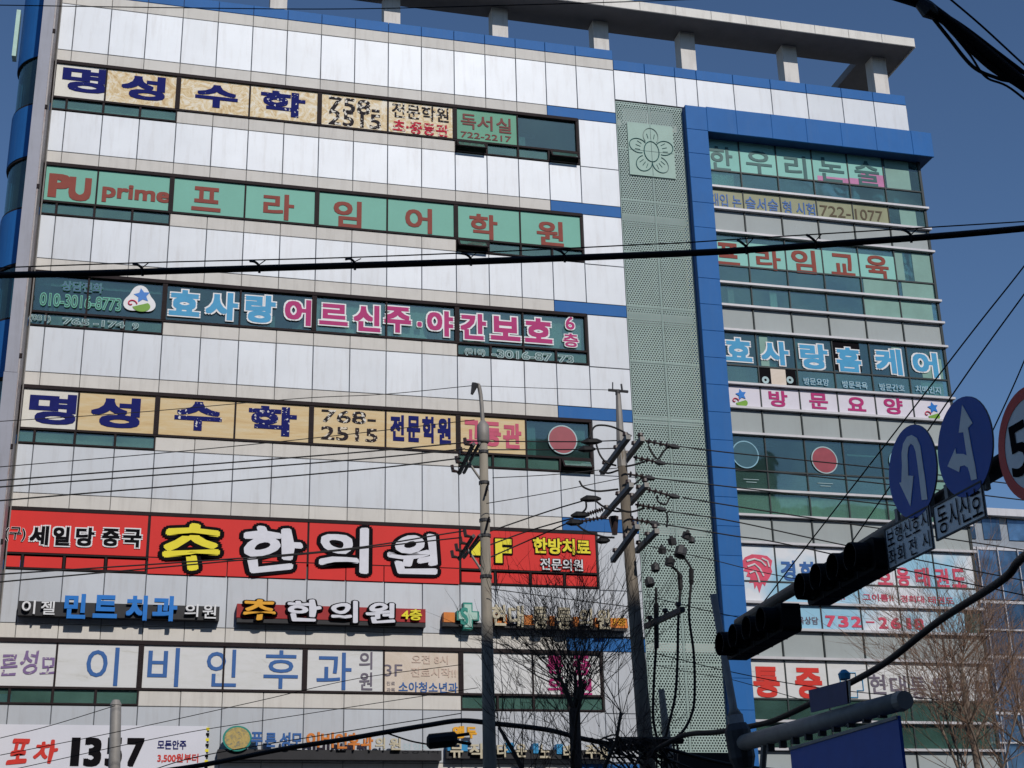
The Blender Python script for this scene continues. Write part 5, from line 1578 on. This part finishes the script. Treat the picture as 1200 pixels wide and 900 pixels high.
# ================================================================== trees
def tree(name, base, top_z, spread, rt, m, mt, label, seed, nlimb=7, twn=46, upright=.75, twr=.011):
    rnd = random.Random(seed)
    T = thing(name, base, label, 'tree', None)
    base = Vector(base)
    zc_ = base.z
    H = top_z
    fork = H * .80
    tp = [base]
    for i in range(1, 7):
        t_ = i / 6
        tp.append(base + Vector((rnd.uniform(-.06, .06), rnd.uniform(-.06, .06), fork * 1.12 * t_)))
    MB().tube(tp, [rt * (1.25 - .5 * i / 6) for i in range(7)], 10).build('trunk', m, T, smooth=True)
    tw = MB()
    def twig(p, d, L_, r, lvl):
        pts = [p]; q = p.copy(); dd = d.copy()
        n_ = 5 if lvl == 0 else 4
        for i in range(n_):
            dd = (dd + Vector((rnd.gauss(0, .16), rnd.gauss(0, .16), rnd.gauss(.05, .1)))).normalized()
            q = q + dd * L_ / n_
            pts.append(q.copy())
        tw.tube(pts, [r * (1 - .75 * i / n_) for i in range(n_ + 1)], 4 if lvl else 5, cap=False)
        if lvl < 2:
            for k in range(rnd.randint(3, 5) if lvl == 0 else rnd.randint(2, 4)):
                s_ = pts[rnd.randint(1, n_ - 1)]
                nd = (dd + Vector((rnd.gauss(0, .5), rnd.gauss(0, .5), rnd.gauss(.1, .35)))).normalized()
                twig(s_, nd, L_ * rnd.uniform(.4, .65), max(r * .5, .0045), lvl + 1)
    for k in range(nlimb):
        az = 2 * math.pi * (k + rnd.uniform(-.2, .2)) / nlimb
        st = tp[rnd.choice((4, 4, 5, 5, 6, 6))]
        L_ = (H - st.z + base.z) * rnd.uniform(.55, .85)
        dirv = Vector((math.cos(az) * spread, math.sin(az) * spread, rnd.uniform(.7, 1.2))).normalized()
        pts = [st]; q = st.copy(); dd = dirv.copy()
        for i in range(6):
            dd = (dd + Vector((rnd.gauss(0, .12), rnd.gauss(0, .12), .10))).normalized()
            q = q + dd * L_ / 6
            pts.append(q.copy())
        r0_ = rt * rnd.uniform(.38, .55)
        MB().tube(pts, [r0_ * (1 - .55 * i / 6) for i in range(7)], 7).build('limb', m, T, smooth=True)
        for j in range(twn // nlimb + 3):
            s_ = pts[rnd.choice((2, 3, 3, 4, 4, 5, 5, 6, 6))]
            nd = (dd * .35 + Vector((rnd.gauss(0, .55), rnd.gauss(0, .55), upright))).normalized()
            twig(s_, nd, (H * .22) * rnd.uniform(.6, 1.25), twr, 0)
    tw.build('twigs', mt, T, kind='stuff')
    return T
t1 = PY(672, 905, -22.6)
tree('bare_tree', (t1.x, t1.y, 0), PY(650, 768, -22.6).z, .85, .12, M['bark'], M['twig'], 'dark bare pruned tree in front of the lower windows, left of the brown pole', 5, 9, 84, .45, .009)
t2 = PY(1145, 905, -14.5)
tree('bare_tree', (t2.x, t2.y, 0), PY(1120, 735, -14.5).z, .8, .085, M['bark2'], M['twig2'], 'pale brown bare tree at lower right before the clinic windows', 9, 8, 135, .45, .010)
t3 = PY(1215, 905, -9)
tree('bare_tree', (t3.x, t3.y, 0), PY(1200, 760, -9).z, .9, .09, M['bark2'], M['twig2'], 'reddish bare tree cut off by the right edge', 12, 7, 90, .4, .010)

# ================================================================== across the street, behind the camera
OP = thing('apartment_building', (10, -70, 0), 'tall grey building across the street whose shade falls on the road', 'building')
for bx0, bx1, bh in ((-75, -32, 36.5), (-31, 7, 39.5), (8, 52, 42.3), (53, 90, 38)):
    MB().box(bx0, bx1, -84, -64, 0, bh).build('wall', M['conc'], OP)
    fl = 3.6
    while fl < bh - 3:
        MB().box(bx0 + 1, bx1 - 1, -63.99, -63.9, fl, fl + 1.9).build('window', M['mull'], OP)
        fl += 3.6
# ================================================================== background right
BG = thing('glass_office_block', (48, 40, 0), 'blue glass office block with pale top storey behind the right edge', 'building')
gx0 = PY(1128, 700, 38).x
ztop = PY(1170, 606, 38).z; zmid = PY(1170, 642, 38).z
MB().box(gx0, gx0 + 34, 38.2, 55, 0, ztop).build('core', M['farwall'], BG)
MB().box(gx0 - .1, gx0 + 34, 37.6, 38.2, ztop, ztop + .5).build('roof_edge', M['alu'], BG)
nz = int((zmid) / 3.6)
for i in range(nz + 1):
    z1_ = zmid - i * 3.6
    if z1_ < 4: break
    MB().box(gx0, gx0 + 34, 37.95, 38.19, z1_ - .18, z1_).build('floor_band', M['alu'], BG)
    if i % 2: MB().box(gx0, gx0 + 34, 37.8, 38.0, z1_ - 2.0, z1_ - 1.9).build('sun_louvre', M['alu'], BG)
    for j in range(16):
        xx = gx0 + j * 1.5
        MB().box(xx + .05, xx + 1.45, 38.0, 38.1, z1_ - 3.5, z1_ - .2).build('pane', M['farblue'], BG)
fn_ = MB()
for j in range(23):
    fn_.box(gx0 + j * 1.5 - .025, gx0 + j * 1.5 + .025, 37.85, 38.0, 2, zmid)
fn_.build('mullion', M['alu'], BG)
for j in range(10):
    xx = gx0 + .4 + j * 1.9
    MB().box(xx, xx + 1.3, 38.12, 38.21, zmid + .6, zmid + 2.2).build('window', M['farblue'], BG)
hl = MB()
hp = []
for i in range(40):
    x_ = 60 + i * 9
    hp.append((x_, 26 + 14 * math.sin(i * .35) + 6 * math.sin(i * 1.3) + i * .6))
hl.prism([(60, -.4)] + hp + [(60 + 39 * 9, -.4)], lambda a, b, t_: (a, t_, b), 200, 320)
tag(hl.build('hill', M['hill']), kind='structure')
